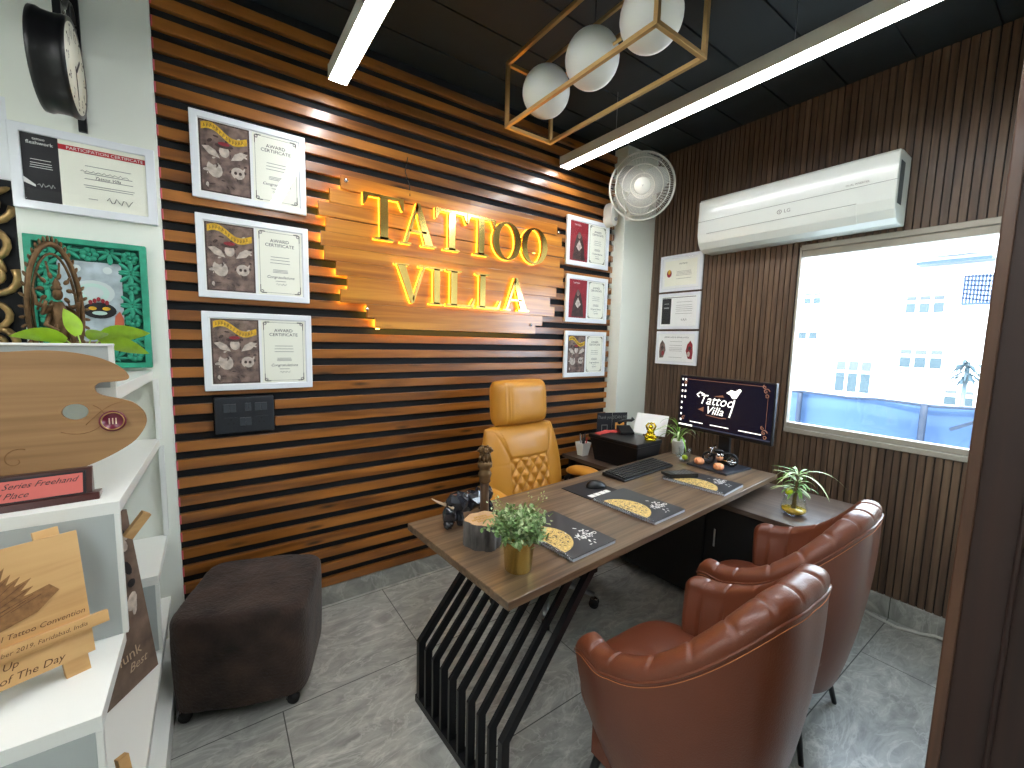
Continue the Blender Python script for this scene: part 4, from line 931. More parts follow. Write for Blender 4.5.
# ================================================================ TUB ARMCHAIRS
def armchair():
    t=thing('tub_armchair','tan leather tub armchair nearest the viewer, in front of the slatted desk leg','armchair',(1.15,.655,0),rad(0),group='tan tub armchairs at the desk')
    Wd,B,F=.333,.373,.18
    def foot(s):
        # s in [-1,1] : -1 left arm tip, 0 back, 1 right arm tip
        sg=1 if s>=0 else -1; q=abs(s)
        tot=1.0; fa=.28
        if q>1-fa:
            u=(q-(1-fa))/fa; x=Wd*(1-.10*u*u); y=F*u
        else:
            th=(q/(1-fa))*PI/2; e=2/2.28; x=Wd*abs(math.sin(th))**e; y=-B*abs(math.cos(th))**e
        return Vector((sg*x,y,0))
    def hgt(s):
        q=abs(s); u=min(1,max(0,(q-.1)/.75)); u=u*u*(3-2*u); h=.945-.305*u
        if q>.9: h-=.02*((q-.9)/.1)**2
        return h
    def outer(s,v):  # v 0 bottom, 1 rim
        p=foot(s); k=.70+.30*math.sin(min(1,v)*PI/2)**.85; h=hgt(s); z=.235+(h-.235)*v
        fwd=.0
        if abs(s)>.72: 
            u=(abs(s)-.72)/.28; p=Vector((p.x,p.y-u*.06*(1-v),0))
        lean=.069*(v)*(1-abs(s))
        return Vector((p.x*k,p.y*k+lean+.02*(1-v),z))
    NS=90
    ss=[-1+2*i/(NS-1) for i in range(NS)]
    m=MB()
    m.grid(lambda u,v:outer(-1+2*u,v*.93),NS,20)
    # bottom cap
    lo=[outer(s,0) for s in ss]; m.add([tuple(p) for p in lo]+[(0,0,.225)],[(i+1,i,NS) for i in range(NS-1)]+[(0,NS-1,NS)])
    m.build('outer_shell',M_leather,t)
    # padded rim + inner back with channels
    th=.075; nseg=15
    def crease(s):
        q=(s+1)/2*nseg; f=abs(q-round(q)); return math.exp(-(f/.05)**2)
    def inner(u,v):
        s=-1+2*u; o=outer(s,.93); p=foot(s); n=Vector((p.x,p.y if abs(s)<.72 else 0,0)); n=n.normalized() if n.length>1e-6 else Vector((0,-1,0))
        cr=crease(s)
        edge=1-abs(s); rnd=min(1,edge/.05)**.5 if edge<.05 else 1
        T=th*(.35+.65*rnd)
        if v<.5:   # over the rim
            a=v/.5*PI; r=T/2; hh=.042*(.5+.5*rnd)
            q=o-n*(r-r*math.cos(a)); z=o.z+hh*math.sin(a)-.009*cr*math.sin(a)
            q=q+n*(.012*math.sin(a)**2*(math.cos(a)))
            return (q.x,q.y,z)
        b=(v-.5)/.5; top=o-n*T; zb=.40; z=top.z+(zb-top.z)*b
        k=1-.14*b; puff=.012*math.sin(b*PI)*(1-cr)
        return (top.x*k-n.x*puff,top.y*k-n.y*puff,z)
    m=MB(); m.grid(inner,226,30)
    # arm front ends
    for s_ in(-1,1):
        col=[Vector(inner(0 if s_<0 else 1,v/12)) for v in range(13)]+[outer(s_,v/8*.93) for v in range(0,9)]
        c=sum(col,Vector())/len(col); n=len(col); fs=[(i,(i+1)%n,n) if s_>0 else ((i+1)%n,i,n) for i in range(n)]
        m.add([tuple(p) for p in col]+[tuple(c+Vector((0,.012,0)))],fs,True)
    m.build('padded_back',M_leather,t)
    m=MB(); m.tube([outer(s,.925)+Vector((0,0,0))+foot(s).normalized()*.001 for s in ss],.0042,6); m.build('piping',M_leather,t)
    m=MB(); m.tube([outer(s,.90)+foot(s).normalized()*.0006 for s in ss],.0012,4); m.build('stitching',M_thread,t)
    # seat cushion
    def seat(u,v):
        a=2*PI*u; n=3.6; ca,sa=math.cos(a),math.sin(a); k=(abs(ca)**n+abs(sa)**n)**(-1/n)
        if v<.5: q=v/.5; s_=.96+.04*math.sin(q*PI); z=.36+.075*q
        else: q=(v-.5)/.5; s_=math.cos(q*PI/2)**.55 if q<1 else 0; z=.435+.04*math.sin(q*PI/2)**.7
        wr=.003*math.sin(8*ca*k+3*sa)*(q if v>.5 else 0)
        return (ca*k*.262*s_, -.005+sa*k*.262*s_+.02, z+wr)
    m=MB(); m.grid(seat,72,26,cu=True); m.build('seat_cushion',M_leather,t)
    # front apron
    m=MB()
    def ap(u,v):
        a=outer(-1,v*.35); b=outer(1,v*.35); p=a.lerp(b,u); p.y+=.02*math.sin(u*PI); return tuple(p)
    m.grid(ap,20,8); m.bb(-.24,.24,-.2,.15,.24,.37); m.build('front_apron',M_leather,t)
    for sx in(-1,1):
        for sy in(-1,1):
            m=MB(); m.tube([(sx*.165,sy*.15,.26),(sx*.213,sy*.208,.0)],[.017,.009],12); m.build('leg',M_black,t)
    return t
ch=armchair()
dup(ch,(1.872,.72,0),rad(4.5),'tan leather tub armchair farther away, beside the low side desk')

# ================================================================ DESK ITEMS
def ondesk(x,y): return (x,y,.7505)
def notebook(loc,rz,label,w=.245,d=.335):
    t=thing('spiral_notebook',label,'notebook',loc,rz,'spiral notebooks on the desk')
    m=MB(); m.bb(-d/2+.004,d/2-.002,-w/2+.002,w/2-.002,0,.012); m.build('pages',mk('page_block',(190,196,204),.6),t)
    m=MB(); m.bb(-d/2,d/2,-w/2,w/2,.012,.0138,0)
    # cover art: golden filigree disc and floral title; local x = long side, viewer reads from -y
    z=.0141; r=random.Random(1)
    def XY(cx,cy,a,b,mi,n=20,zz=z,rot=0): m.add([(p[0],p[1],zz) for p in ell(cx,cy,a,b,n,rot)],[tuple(range(n))],False,mi)
    m.build('cover',M_nb,t)
    m=MB()
    return t,m,XY
def notebook_full(loc,rz,label):
    t=thing('spiral_notebook',label,'notebook',loc,rz,'spiral notebooks on the desk'); w,d=.24,.335  # w along x, d along y ; spine on -x
    m=MB(); m.bb(-w/2+.006,w/2-.002,-d/2+.002,d/2-.002,.0,.012); m.build('pages',mk('page_block',(188,194,204),.6),t)
    m=MB(); m.bb(-w/2,w/2,-d/2,d/2,.012,.0135,0); z=.0139
    pts=[]; n=28
    for i in range(n+1):
        a=-PI/2+PI*i/n; pts.append((-w/2+.012+.115*math.cos(a),-.005+.115*math.sin(a)))
    m.add([(a,b,z) for a,b in pts],[tuple(range(len(pts)))],False,1)
    r=random.Random(2)
    for k in range(60):
        a=r.uniform(-1.4,1.4); q=r.uniform(.01,.105); x=-w/2+.014+q*math.cos(a); y=-.005+q*math.sin(a); m.add([(p[0],p[1],z+.0003) for p in ell(x,y,.005,.003,7,r.uniform(0,3))],[tuple(range(7))],False,2 if k%2 else 0)
    for k in range(34):
        x=.02+r.gauss(.03,.022); y=-.07+r.gauss(0,.026)+(x-.05)*.4; m.add([(p[0],p[1],z+.0003) for p in ell(x,y,r.uniform(.004,.009),.003,8,r.uniform(0,3))],[tuple(range(8))],False,3)
    m.text('Tattoo',.04,.02,-.09,'CENTER',3,plane=Matrix.Translation((.03,0,z+.0006)),shear=.3)
    m.build('cover',[M_nb,M_gglit,mk('dark_gold_print',(120,90,40),.5),M_whitep],t)
    m=MB()
    for k in range(26):
        y=-d/2+.012+k*(d-.024)/25; m.tube([(-w/2+.003+.0075*math.cos(a),y,.0075+.0085*math.sin(a)) for a in [2*PI*i/10 for i in range(10)]],.0011,4,closed=True)
    m.build('spiral_binding',M_chrome,t)
    return t
n1=notebook_full(ondesk(1.083,1.161),rad(4),'black gold-print notebook nearest the gold-potted shrub')
def nbdup(x,y,rz,l): return dup(n1,ondesk(x,y),rz,l)
nbdup(1.58,1.192,rad(3.5),'black gold-print notebook in the middle of the desk, beside the mouse')
nbdup(2.155,1.215,rad(6),'black gold-print notebook with a black calculator lying on it')
def calculator():
    t=thing('calculator','black calculator lying on the farthest notebook','calculator',(2.12,1.33,.7650),rad(-25))
    m=MB(); m.prism([(-.05,0),(.05,0),(.05,.014),(-.05,.024)],-.085,.085,'YZ'); m.build('body',M_black,t,bevel=.003)
    m=MB()
    for i in range(6):
        for j in range(4): 
            y=-.04+j*.02; z=.0155+(.05-y)*.0+ (.05-y)/.1*.010*0+ (.014+( .05-y)/.1*.010)+.0005-.0155
            m.box((-.045+i*.02,y,.0145+(.05-y)/.1*.010+.001),(.014,.013,.004))
    m.build('keypad',M_steel,t)
calculator()
def keyboard():
    t=thing('keyboard','black computer keyboard on the desk','keyboard',ondesk(2.03,1.535),rad(4.5)); w,d=.5,.15
    m=MB(); m.prism([(-d/2,0),(d/2,0),(d/2,.022),(-d/2,.012)],-w/2,w/2,'YZ'); m.build('base',M_black,t,bevel=.004)
    kc=mk('keycap_black',(30,31,34),.45)
    for r_ in range(6):
        m=MB()
        y=-d/2+.018+r_*.0225; z=.0125+(y+d/2)/d*.0098
        n=22; 
        k=0
        while k<n:
            span=5 if (r_==0 and k==4) else 1
            x=-w/2+.014+k*.0216; ww=.0185*span+(.003*(span-1)); m.box((x+ww/2,y,z+.004),(ww,.0185,.006)); k+=span
        m.build('key_row',kc,t,bevel=.001,seg=1)
keyboard()
def mouse():
    t=thing('mouse_pad','black mouse pad with a pale printed logo strip','mouse pad',ondesk(1.55,1.463),rad(4))
    m=MB(); m.bb(-.11,.11,-.095,.095,0,.003,0)
    z=.0033
    for k,(a,w) in enumerate(((-.085,.035),(-.045,.03),(-.01,.035),(.03,.03))): m.bb(a,a+w,-.085,-.055,.003,z+.0002,1)
    m.text('TATTOO',.03,-.085,-.083,'LEFT',1,plane=Matrix.Translation((0,0,z+.0004))); m.build('pad',[M_blackp,M_whitep],t)
    t=thing('computer_mouse','black computer mouse on the mouse pad','mouse',(1.60,1.47,.7540),rad(-20))
    m=MB(); m.grid(lambda u,v:(.056*math.sin(PI*v)*math.cos(2*PI*u)*1.0,.034*math.sin(PI*v)*math.sin(2*PI*u),max(0,.036*math.cos(PI*v)*(1-.25*math.sin(PI*v)*math.cos(2*PI*u)))),30,22,cu=True); m.build('body',M_black,t)
    MB().cyl((-.03,-.004,.02),.009,.008,14,R=Matrix.Rotation(rad(-90),3,'X')).build('scroll_wheel',M_steel,t)
mouse()
def shrub():
    t=thing('potted_shrub','small green shrub in a shiny gold pot','plant',ondesk(.80,1.06)); t.scale=(1.17,1.17,1.18)
    MB().lathe([(.0,0),(.036,0),(.038,.003),(.046,.1),(.049,.102),(.049,.106),(.045,.106),(.043,.09),(0,.09)],36).build('pot',M_goldpot,t)
    r=random.Random(11); m=MB(); st=MB()
    for k in range(120):
        a=r.uniform(0,6.28); el=r.uniform(.3,1.4); l=r.uniform(.045,.092); base=Vector((.02*math.cos(a),.02*math.sin(a),.09)); tip=base+Vector((math.cos(a)*math.cos(el)*l*.85,math.sin(a)*math.cos(el)*l*.85,math.sin(el)*l*.75+.012))
        st.tube([base,(base+tip)/2+Vector((0,0,.01)),tip],.0008,4)
        for q in range(16):
            u=r.uniform(.35,1.05); p=base.lerp(tip,u)+Vector((r.gauss(0,.008),r.gauss(0,.008),r.gauss(0,.008))); d=Vector((r.gauss(0,1),r.gauss(0,1),r.gauss(.4,1)))
            m.leaf(p,d,r.uniform(.010,.018),r.uniform(.008,.012),.3,3,mi=0 if r.random()<.65 else 1)
    for k in range(16):
        a=r.uniform(0,6.28); tip=Vector((math.cos(a)*.072,math.sin(a)*.072,.09+r.uniform(.05,.115))); base=Vector((0,0,.1)); st.tube([base,base.lerp(tip,.6)+Vector((0,0,.015)),tip],.0006,4)
        for q in range(6): p=tip+Vector((r.gauss(0,.008),r.gauss(0,.008),r.gauss(0,.006))); m.leaf(p,(r.gauss(0,1),r.gauss(0,1),1),.007,.005,.2,2,mi=1)
    m.build('foliage',[M_boxw,mk('pale_shrub_leaf',(164,184,136),.6,var=.2,vs=60)],t); st.build('stems',M_stem,t)
shrub()
def log():
    t=thing('log_slice_trophy','charred log slice with gold-lettered top, in front of the pillar statuette','trophy',ondesk(.795,1.272)); t.scale=(1.12,1.12,1.3)
    m=MB(); r_=lambda a:.060+.004*math.sin(3*a)+.003*math.sin(7*a+1)
    def S(u,v): 
        a=2*PI*u; q=r_(a)+.003*noise.noise(Vector((math.cos(a)*9,math.sin(a)*9,v*1.5)))+.0015*noise.noise(Vector((math.cos(a)*30,math.sin(a)*30,v*3))); return (q*math.cos(a),q*math.sin(a),.072*v)
    m.grid(S,120,8,cu=True); m.build('bark',M_bark,t)
    m=MB(); n=60; P=[(r_(2*PI*k/n)*math.cos(2*PI*k/n)*.955,r_(2*PI*k/n)*math.sin(2*PI*k/n)*.955) for k in range(n)]; m.prism(P,.060,.0722,'XY',0);
    for i,(l,y) in enumerate(((.05,.018),(.085,.002),(.06,-.014))):
        for k in range(int(l/.008)): m.box((-l/2+.008*k+.003,y+.001*math.sin(k*2),.0725),(.005,.009,.0008),1)
    m.build('cut_face',[M_cut,mk('gold_foil_lettering',(180,140,40),.3,metal=.6)],t)
log()
def statuette():
    t=thing('pillar_statuette','bronze lion-capital pillar statuette behind the log slice','statuette',ondesk(.862,1.375)); t.scale=(1.1,1.1,1.24)
    m=MB(); m.lathe([(.03,0),(.03,.01),(.018,.014),(.0165,.03),(.0155,.15),(.015,.155)],24,mi=0); m.build('shaft',wood('statuette_wood',(60,42,30),(84,60,42),(104,76,54),'Z'),t)
    m=MB(); m.lathe([(.016,.15),(.021,.156),(.019,.165),(.023,.175),(.024,.182),(.019,.19),(.019,.198),(.026,.203),(.026,.218),(.022,.221)],24)
    for k in range(4):
        a=k*PI/2+PI/4+.3; d=Vector((math.cos(a),math.sin(a),0)); c=Vector((0,0,.238))+d*.009
        m.sph(c,(.011,.011,.019),10,8); m.sph(c+d*.007+Vector((0,0,.019)),(.0095,.0095,.0105),10,8); m.sph(c+d*.0155+Vector((0,0,.017)),(.005,.005,.0045),8,6)
        for s_ in(-1,1): e=Vector((-d.y,d.x,0))*s_; m.sph(c+e*.008+Vector((0,0,.029)),(.003,.003,.004),6,5); m.tube([c+e*.006+d*.008+Vector((0,0,.002)),c+e*.006+d*.011+Vector((0,0,-.018))],.0032,6)
        for q in range(5): m.sph(c+Vector((0,0,.012+.004*q))+d*.002+Vector((-d.y,d.x,0))*(.009 if q%2 else -.009),(.0045,.0045,.005),6,5)
    m.build('capital',M_bronze,t)
statuette()
def bull():
    t=thing('faceted_bull_figurine','glossy black faceted bull figurine with ivory horns at the desk corner','figurine',ondesk(.865,1.49),rad(12))
    r=random.Random(5); m=MB(); gl=mk('glossy_black_facets',(34,36,42),.18,coat=.5)
    def blob(c,s,n=8,k=5):
        vs=[];fs=[]
        for i in range(k+1):
            th=PI*i/k
            for j in range(n):
                a=2*PI*(j+.5*(i%2))/n; q=1+r.uniform(-.13,.13); vs.append((c[0]+s[0]*q*math.sin(th)*math.cos(a),c[1]+s[1]*q*math.sin(th)*math.sin(a),max(.001,c[2]-s[2]*q*math.cos(th))))
        for i in range(k):
            for j in range(n):
                l=(j+1)%n; fs+=[(i*n+j,i*n+l,(i+1)*n+j),(i*n+l,(i+1)*n+l,(i+1)*n+j)]
        m.add(vs,fs)
    blob((.0,0,.075),(.085,.04,.042),10,6); blob((.075,0,.08),(.045,.042,.045)); blob((-.075,-.005,.085),(.05,.045,.05)); blob((-.125,-.02,.055),(.032,.028,.042)); blob((-.135,-.025,.02),(.022,.02,.02))
    for x,y in((-.085,-.035),(-.08,.03),(.085,-.03),(.09,.03)): blob((x,y,.03),(.018,.016,.032),7,4)
    m.build('body',gl,t)
    iv=mk('ivory_horn',(216,190,160),.4)
    for s_ in(-1,1): MB().tube([(-.125,s_*.02-.015,.088),(-.145,s_*.045-.015,.098),(-.172,s_*.052-.015,.118)],[.007,.005,.0012],8).build('horn',iv,t)
bull()
# pale figurine behind the shrub
t=thing('white_paper_bundle','crumpled white paper item with black tip behind the green shrub','paper',ondesk(.935,1.30),rad(20))
m=MB(); r=random.Random(8)
def S(u,v): a=2*PI*u; q=1+.18*math.sin(5*a+v*3)+.1*math.sin(9*v*a); return (.06*q*math.sin(PI*v)*math.cos(a),.035*q*math.sin(PI*v)*math.sin(a),max(.001,.028-.028*math.cos(PI*v)*(1+.2*math.sin(3*a))))
m.grid(S,22,12,cu=True,smooth=False); m.build('paper',M_wpaper,t); MB().sph((-.062,0,.022),(.014,.018,.018),10,8).build('black_tip',M_black,t)
# monitor
def monitor():
    t=thing('computer_monitor','black desktop monitor showing a Tattoo Villa logo','monitor',(2.53,1.327,.7505),rad(-93))
    w,h=.6,.35; z0=.197
    m=MB(); m.bb(-w/2,w/2,-.012,.014,z0,z0+h); m.bb(-.15,.15,.014,.035,z0+.05,z0+h-.08); m.build('housing',M_black,t,bevel=.004)
    g=MB(); b=.008
    sw=w-2*b; sh=h-2*b-.012; zc=z0+b+.012+sh/2; y=-.0126
    rect(g,-sw/2,sw/2,zc-sh/2,zc+sh/2,y,0)
    for k in range(8): 
        for dx in(0,.022): 
            if dx and k>3: continue
            rect(g,-sw/2+.008+dx,-sw/2+.018+dx,zc+sh/2-.025-k*.038,zc+sh/2-.012-k*.038,y-.0004,1)
    rect(g,-sw/2,-sw/2+.1,zc-sh/2+.002,zc-sh/2+.012,y-.0004,1); rect(g,-sw/2+.1,sw/2,zc-sh/2+.002,zc-sh/2+.010,y-.0003,3)
    g.text('Tattoo',.085,-.045,zc+.0,'CENTER',1,plane=wp(.0135),shear=.35,sx=.95); g.text('Villa',.07,-.05,zc-.058,'CENTER',1,plane=wp(.0135),shear=.35)
    # swash, rotary machine and flourishes
    g.tube([(-.155,y-.001,zc+.04),(-.17,y-.001,zc+.055),(-.15,y-.001,zc+.07),(-.12,y-.001,zc+.06)],.004,6,1)
    poly(g,[(.02,zc+.085),(.05,zc+.105),(.075,zc+.1),(.1,zc+.118),(.112,zc+.108),(.098,zc+.085),(.085,zc+.06),(.06,zc+.055),(.045,zc+.075)],y-.0005,1); g.tube([(.075,y-.001,zc+.05),(.07,y-.001,zc+.02),(.06,y-.001,zc-.02),(.05,y-.001,zc-.06)],.004,6,1)
    g.tube([(-.1,y-.001,zc-.068),(0,y-.001,zc-.074),(.03,y-.001,zc-.07)],.0025,5,2); poly(g,[(-.16,zc-.04),(-.12,zc-.02),(-.12,zc-.05)],y-.0005,2); poly(g,[(-.06,zc+.055),(.0,zc+.068),(.01,zc+.055)],y-.0005,2)
    for x,z in((sw/2-.04,zc+sh/2-.04),(sw/2-.035,zc-sh/2+.05)):
        spiral(g,x,z,.016,1.3,0,y-.001,.003,2,n=16); spiral(g,x-.01,z+.025,.012,1.2,2,y-.001,.0025,2,n=14); spiral(g,x+.005,z-.024,.012,1.2,4,y-.001,.0025,2,n=14)
    spiral(g,-sw/2+.035,zc-sh/2+.05,.013,1.3,1,y-.001,.003,2,n=14); spiral(g,-sw/2+.04,zc+sh/2-.04,.013,1.3,1,y-.001,.003,2,n=14)
    rect(g,-sw/2+.05,sw/2-.06,zc+sh/2-.016,zc+sh/2-.0135,y-.0004,2); rect(g,sw/2-.032,sw/2-.030,zc-sh/2+.07,zc+sh/2-.06,y-.0004,2)
    for x,wd in((-.21,.09),(-.07,.12),(.11,.13)): rect(g,x,x+wd,zc-sh/2+.032,zc-sh/2+.037,y-.0004,1)
    g.build('screen',[M_screen,M_scrw,M_scro,mk('screen_taskbar',(40,42,52),.4,emis=(44,46,60),es=.5)],t)
    m=MB(); m.bb(-.035,.035,.036,.058,0.01,z0+.2); m.build('stand',M_black,t,bevel=.003)
    m=MB(); m.bb(-.13,.13,-.135,.13,0,.012); m.build('base',mk('slate_base',(40,44,52),.3),t,bevel=.003)
monitor()
def motorcycle():
    t=thing('motorcycle_model','small black and chrome motorcycle model on the monitor base','figurine',(2.53,1.325,.7630),rad(-65)); t.scale=(1.2,1.2,1.25)
    R=Matrix.Rotation(rad(90),3,'X')
    for x in(-.052,.055):
        m=MB(); m.tube([(x+.026*math.cos(a),0,.03+.026*math.sin(a)) for a in [2*PI*k/24 for k in range(24)]],.0055,8,closed=True,mi=0); m.tube([(x+.019*math.cos(a),0,.03+.019*math.sin(a)) for a in [2*PI*k/24 for k in range(24)]],.0016,6,closed=True,mi=1)
        for k in range(8): a=k*PI/4; m.tube([(x,0,.03),(x+.019*math.cos(a),0,.03+.019*math.sin(a))],.0007,4,1)
        m.cyl((x,.006,.03),.005,.012,10,R=R,mi=1); m.build('wheel',[M_tyre,M_chrome],t)
    m=MB(); m.tube([(-.052,.0,.03),(-.03,0,.05),(.02,0,.045),(.055,0,.03)],.004,8,0); m.box((0,0,.038),(.034,.02,.026),1); m.cyl((-.006,.012,.05),.008,.024,12,R=R,mi=1); m.cyl((.01,.012,.052),.008,.024,12,R=R,mi=1)
    m.tube([(.01,-.012,.03),(.06,-.014,.024),(.075,-.014,.026)],.004,8,1)
    m.build('engine',[M_blackm,M_chrome],t)
    m=MB(); m.sph((-.008,0,.07),(.024,.012,.011),14,8); m.sph((.028,0,.064),(.024,.010,.006),12,6); m.tube([(.05+.032*math.cos(a),0,.03+.034*math.sin(a)) for a in [.4+i*.25 for i in range(9)]],.006,8,flat=.5); m.build('tank',M_black,t)
    m=MB(); m.tube([(-.052,.007,.03),(-.033,.007,.085)],.0022,6); m.tube([(-.052,-.007,.03),(-.033,-.007,.085)],.0022,6); m.tube([(-.02,-.028,.094),(-.033,-.012,.088),(-.033,.012,.088),(-.02,.028,.094)],.002,6); m.sph((-.043,0,.077),(.008,.008,.008),10,8); m.build('fork',M_chrome,t)
motorcycle()
for x,y,l in((2.443,1.405,'peach ring-shaped candle at the far corner of the monitor base'),(2.430,1.275,'peach ring-shaped candle nearer the viewer on the monitor base')):
    m=MB(); m.tube([(.016*math.cos(a),.016*math.sin(a),.013) for a in [2*PI*k/24 for k in range(24)]],.0125,12,closed=True,flat=1.0); m.tube([(-.028,-.004,.02),(-.036,-.006,.024)],.003,6); m.v=[(a*1.05,b*1.05,c_*1.45) for a,b,c_ in m.v]
    m.build('ring_candle',M_peach,loc=(x,y,.7631),label=l,cat='candle',group='peach ring candles')
def tumbler():
    t=thing('glass_tumbler','clear glass tumbler with a green lime inside, beside the monitor','glass',ondesk(2.46,1.515)); t.scale=(1.2,1.2,1.1)
    MB().lathe([(0,0),(.027,0),(.032,.08),(.0305,.08),(.0258,.006),(0,.006)],28).build('glass',M_glass,t)
    t2=MB().sph((0,0,.0),(.019,.019,.016),16,10).build('lime',M_lime,loc=(2.462,1.515,.775),label='green lime inside the clear glass tumbler',cat='fruit')
tumbler()
def spider():
    t=thing('potted_spider_plant','long-leaved green plant in a white pot behind the tumbler','plant',(2.60,1.655,.7505)); t.scale=(1.05,1.05,1.12)
    MB().lathe([(0,0),(.034,0),(.042,.075),(.044,.078),(.044,.084),(.04,.084),(.038,.07),(0,.07)],28).build('pot',M_white2,t)
    m=MB(); r=random.Random(4)
    for k in range(26):
        a=k*2.4; el=r.uniform(.9,2.6); m.leaf((.008*math.cos(a),.008*math.sin(a),.07+r.uniform(0,.09)),(math.cos(a),math.sin(a),el),r.uniform(.12,.19),.014,r.uniform(1.2,2.6),8,mi=k%3==0 and 1 or 0)
    m.leaf((0,0,.14),(-.85,.6,.8),.24,.012,1.7,8); m.tube([(0,0,.07),(.002,0,.16)],[.009,.005],8,0)
    m.build('leaves',[mk('spider_leaf',(112,156,58),.5,var=.25,vs=20),M_leafp],t)
spider()
t=thing('glass_ashtray','small clear glass dish in front of the white plant pot','dish',(2.54,1.60,.7505)); MB().lathe([(0,0),(.026,0),(.03,.022),(.027,.022),(.023,.006),(0,.006)],24).build('dish',M_glass,t)
# return desk items (top z=.658)
RZ=.6585
def vase():
    t=thing('glass_vase_plant','lucky bamboo plant in a low round glass of amber pebbles','plant',(2.37,.845,RZ))
    MB().lathe([(0,0),(.035,0),(.055,.015),(.06,.035),(.052,.06),(.047,.085),(.049,.088),(.045,.088),(.048,.06),(.056,.035),(.052,.017),(.033,.004),(0,.004)],32).build('bowl',M_glass,t)
    MB().lathe([(0,.0045),(.032,.005),(.050,.018),(.053,.03),(0,.031)],28).build('amber_pebbles',M_amber,t)
    m=MB(); r=random.Random(6)
    for k in range(4): m.tube([(r.uniform(-.01,.01),r.uniform(-.01,.01),.01),(.01+.006*k,.004*k,.10),(.02+.008*k,.006*(k-1),.14+.02*k)],[.007,.007,.004],8)
    m.build('stems',mk('dark_bamboo_stem',(90,80,50),.6),t)
    m=MB()
    for k in range(46):
        a=r.uniform(0,6.28); z=r.uniform(.1,.22); m.leaf((.015+.01*math.cos(a),.01*math.sin(a),z),(math.cos(a),math.sin(a),r.uniform(-.1,1.0)),r.uniform(.06,.12),.014,r.uniform(.5,1.8),6,mi=k%3==0 and 1 or 0)
    for d,l in(((-.25,-.95,.5),.2),((.5,-.8,.85),.24),((.1,1,.7),.13),((-.9,.3,.8),.13)): m.leaf((.015,0,.2),d,l,.015,1.9,9,mi=1)
    m.sph((-.02,.02,.115),(.018,.018,.018),10,8,2)
    m.build('leaves',[M_leaf,M_leafp,M_lime],t)
vase()
def printer():
    t=thing('printer','black office printer on the low side desk','printer',(2.335,1.91,RZ),rad(3))
    m=MB()
    def pr(z,x0,x1,y0,y1): return [(x0,y0,z),(x1,y0,z),(x1,y1,z),(x0,y1,z)]
    a=pr(0,-.10,.14,-.18,.17); b=pr(.16,-.125,.145,-.205,.2); m.add(a+b,[(3,2,1,0),(4,5,6,7),(0,1,5,4),(1,2,6,5),(2,3,7,6),(3,0,4,7)]); m.build('body',M_black,t,bevel=.006)
    m=MB(); m.bb(-.135,.15,-.21,.205,.161,.188); m.build('lid',mk('printer_lid',(18,18,20),.35),t,bevel=.006,seg=3)
    m=MB(); m.bb(-.105,-.1,-.12,.12,.03,.09); m.build('paper_slot',M_blackm,t)
printer()
PZ=RZ+.1885
m=MB(); m.grid(lambda u,v:(-.05+.24*u,-.03+.06*v+.02*math.sin(u*4),.004+.010*math.sin(u*PI)*math.sin(v*PI)+.003*math.sin(u*17)),24,8); g=MB(); g.grid(lambda u,v:(-.05+.24*u,-.03+.06*v+.02*math.sin(u*4),.0006),24,8); m.add(g.v,[f[::-1] for f in g.f])
m.build('red_pouch',M_redfab,loc=(2.27,2.045,PZ),label='flat red pouch on the back edge of the printer',cat='pouch')
def deskphone():
    t=thing('desk_phone','black desk phone on the printer lid before the pier','telephone',(2.43,1.975,PZ),rad(-30))
    m=MB(); m.prism([(-.05,0),(.05,0),(.05,.05),(-.05,.015)],-.05,.05,'YZ'); m.build('base',M_black,t,bevel=.003)
    m=MB(); m.tube([(-.04,.04,.065),(0,.045,.085),(.06,.05,.085),(.075,.05,.1)],[.013,.009,.011,.016],10); m.build('handset',M_black,t)
deskphone()
def buddha():
    t=thing('gold_buddha_figurine','shiny yellow-gold seated laughing figurine on the printer','figurine',(2.395,1.735,PZ),rad(-45))
    m=MB(); m.lathe([(.036,0),(.038,.01),(.03,.018)],20,sy=.8); m.sph((0,0,.035),(.034,.027,.024),16,10); m.sph((0,-.004,.062),(.024,.021,.024),14,10); m.sph((0,-.004,.094),(.014,.014,.016),12,8)
    for s_ in(-1,1): m.tube([(s_*.02,-.004,.075),(s_*.03,-.006,.1),(s_*.014,-.004,.122)],[.008,.007,.005],8); m.sph((s_*.026,-.014,.026),(.016,.014,.011),10,8); m.sph((s_*.014,-.004,.092),(.003,.004,.007),6,5)
    m.sph((0,-.004,.118),(.012,.008,.008),10,6)
    m.build('figure',M_ygold,t)
buddha()
t=thing('white_board_sheet','white blank sheet leaning on a stand behind the gold figurine','paper',(2.545,1.86,PZ),rad(-72))
m=MB(); m.T=Matrix.Rotation(rad(-28),4,'X'); m.bb(-.115,.115,-.002,.002,0,.155); m.build('sheet',M_wpaper,t); m=MB(); m.bar((0,.05,.085),(0,.085,.002),.008); m.build('prop',M_black,t)
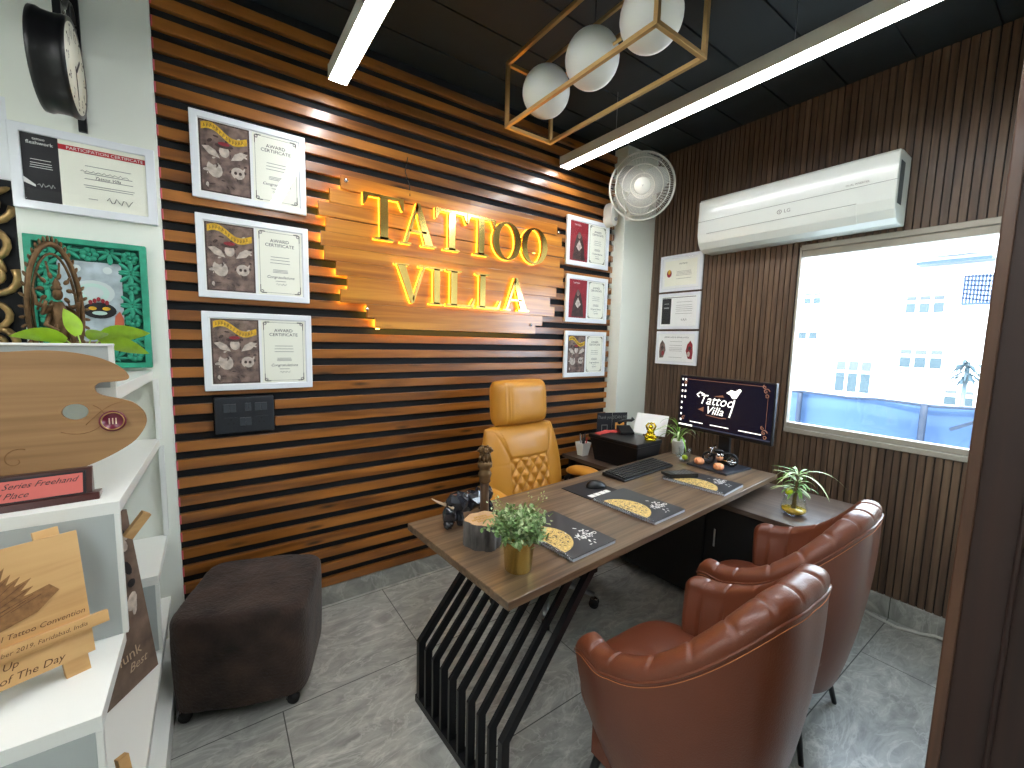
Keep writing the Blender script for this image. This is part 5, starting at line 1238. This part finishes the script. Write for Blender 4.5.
def cards():
    t=thing('black_card_sign','pair of black printed card signs with an orange square, by the pier','sign',(2.525,2.185,RZ),rad(-22)); t.scale=(.85,.85,1.03)
    for x,k in((-.075,0),(.075,1)):
        m=MB(); m.bb(x-.072,x+.072,-.004,.004,.03,.29,0)
        if k==0: m.text('Thank you',.034,x,.245,'CENTER',1,plane=wp(.0048),shear=.2); m.ring([(x-.03,.13),(x+.03,.13),(x+.03,.2),(x-.03,.2)],[(x-.024,.136),(x+.024,.136),(x+.024,.194),(x-.024,.194)],-.004,-.0048,'XZ',1); lines(m,x,[.105,.09],.09,-.0048,1)
        else: m.text('SCAN ME',.034,x,.245,'CENTER',1,plane=wp(.0048)); rect(m,x-.045,x+.045,.12,.215,-.0046,2)
        m.build('card',[M_blackp,M_ink2,M_cardor],t)
    m=MB(); m.bb(-.15,.15,-.03,.03,0,.03); m.build('stand',M_black,t)
cards()
def pencup():
    t=thing('pen_cup','white pen cup with pens on the low side desk','pen holder',(2.235,2.2,RZ))
    m=MB(); P=lambda r:[(r,r),(-r,r),(-r,-r),(r,-r)]
    o0=[(x,y,0) for x,y in P(.028)]; o1=[(x,y,.098) for x,y in P(.042)]; i1=[(x,y,.098) for x,y in P(.039)]; i0=[(x,y,.004) for x,y in P(.026)]
    vs=o0+o1+i1+i0; fs=[(3,2,1,0)]
    for k in range(4):
        l=(k+1)%4; fs+=[(k,l,4+l,4+k),(4+k,4+l,8+l,8+k),(8+k,8+l,12+l,12+k)]
    fs.append((12,13,14,15)); m.add(vs,fs); m.build('cup',M_white2,t)
    for a,b,mt,l in((.01,.015,M_blackm,.15),(-.012,.01,M_steel,.16),(.0,-.01,M_blackm,.17),(.018,-.008,M_redfab,.13),(-.015,-.015,M_black,.14)):
        tg=MB(); tg.tube([(a*.6,b*.6,.006),(a*1.5,b*1.5,l)],.0045,8); tg.build('pen',mt,t)
pencup()

# ================================================================ LIGHTS, WORLD, CAMERA
def area(name,loc,rot,sx,sy,power,col=(1,1,1),portal=False):
    l=bpy.data.lights.new(name,'AREA'); l.shape='RECTANGLE'; l.size=sx; l.size_y=sy; l.energy=power; l.color=col
    if portal: l.cycles.is_portal=True
    o=bpy.data.objects.new(name,l); COL.objects.link(o); o.location=loc; o.rotation_euler=rot; return o
area('window_portal',(W+.2,(wy0+wy1)/2,(wz0+wz1)/2),(0,rad(90),0),wz1-wz0,wy1-wy0,1,portal=True)
s=bpy.data.lights.new('sun','SUN'); s.energy=3.0; s.angle=.02; s.color=(1,.97,.9); so=bpy.data.objects.new('sun',s); COL.objects.link(so); so.rotation_euler=(rad(38),rad(-28),0)
so.rotation_euler=Vector((1,.25,-1.3)).to_track_quat('-Z','Y').to_euler()
w=bpy.data.worlds.new('sky'); SC.world=w; w.use_nodes=True; bg=w.node_tree.nodes['Background']; bg.inputs[0].default_value=(.68,.83,1,1); bg.inputs[1].default_value=5.2
F=423.490751; yaw,pit,rol=.620253582,-.104160285,.024793256
cy,sy=math.cos(yaw),math.sin(yaw); f=Vector((sy*math.cos(pit),cy*math.cos(pit),math.sin(pit))); r=Vector((cy,-sy,0)); u=r.cross(f)
r2=r*math.cos(rol)+u*math.sin(rol); u2=-r*math.sin(rol)+u*math.cos(rol)
cam=bpy.data.cameras.new('camera'); co=bpy.data.objects.new('camera',cam); COL.objects.link(co); SC.camera=co
cam.sensor_width=36; cam.lens=F/1024*36; cam.clip_start=.02; cam.clip_end=200
co.matrix_world=Matrix(((r2.x,u2.x,-f.x,0),(r2.y,u2.y,-f.y,0),(r2.z,u2.z,-f.z,1.5),(0,0,0,1)))
vs=SC.view_settings; vs.view_transform='Standard'; vs.look='None'; vs.gamma=1; vs.exposure=1.55
try: vs.use_curve_mapping=False
except Exception: pass
cy_=SC.cycles; cy_.use_denoising=True; cy_.max_bounces=7; cy_.diffuse_bounces=4; cy_.glossy_bounces=4; cy_.transmission_bounces=6; cy_.transparent_max_bounces=12; cy_.sample_clamp_indirect=6; cy_.caustics_reflective=False; cy_.caustics_refractive=False
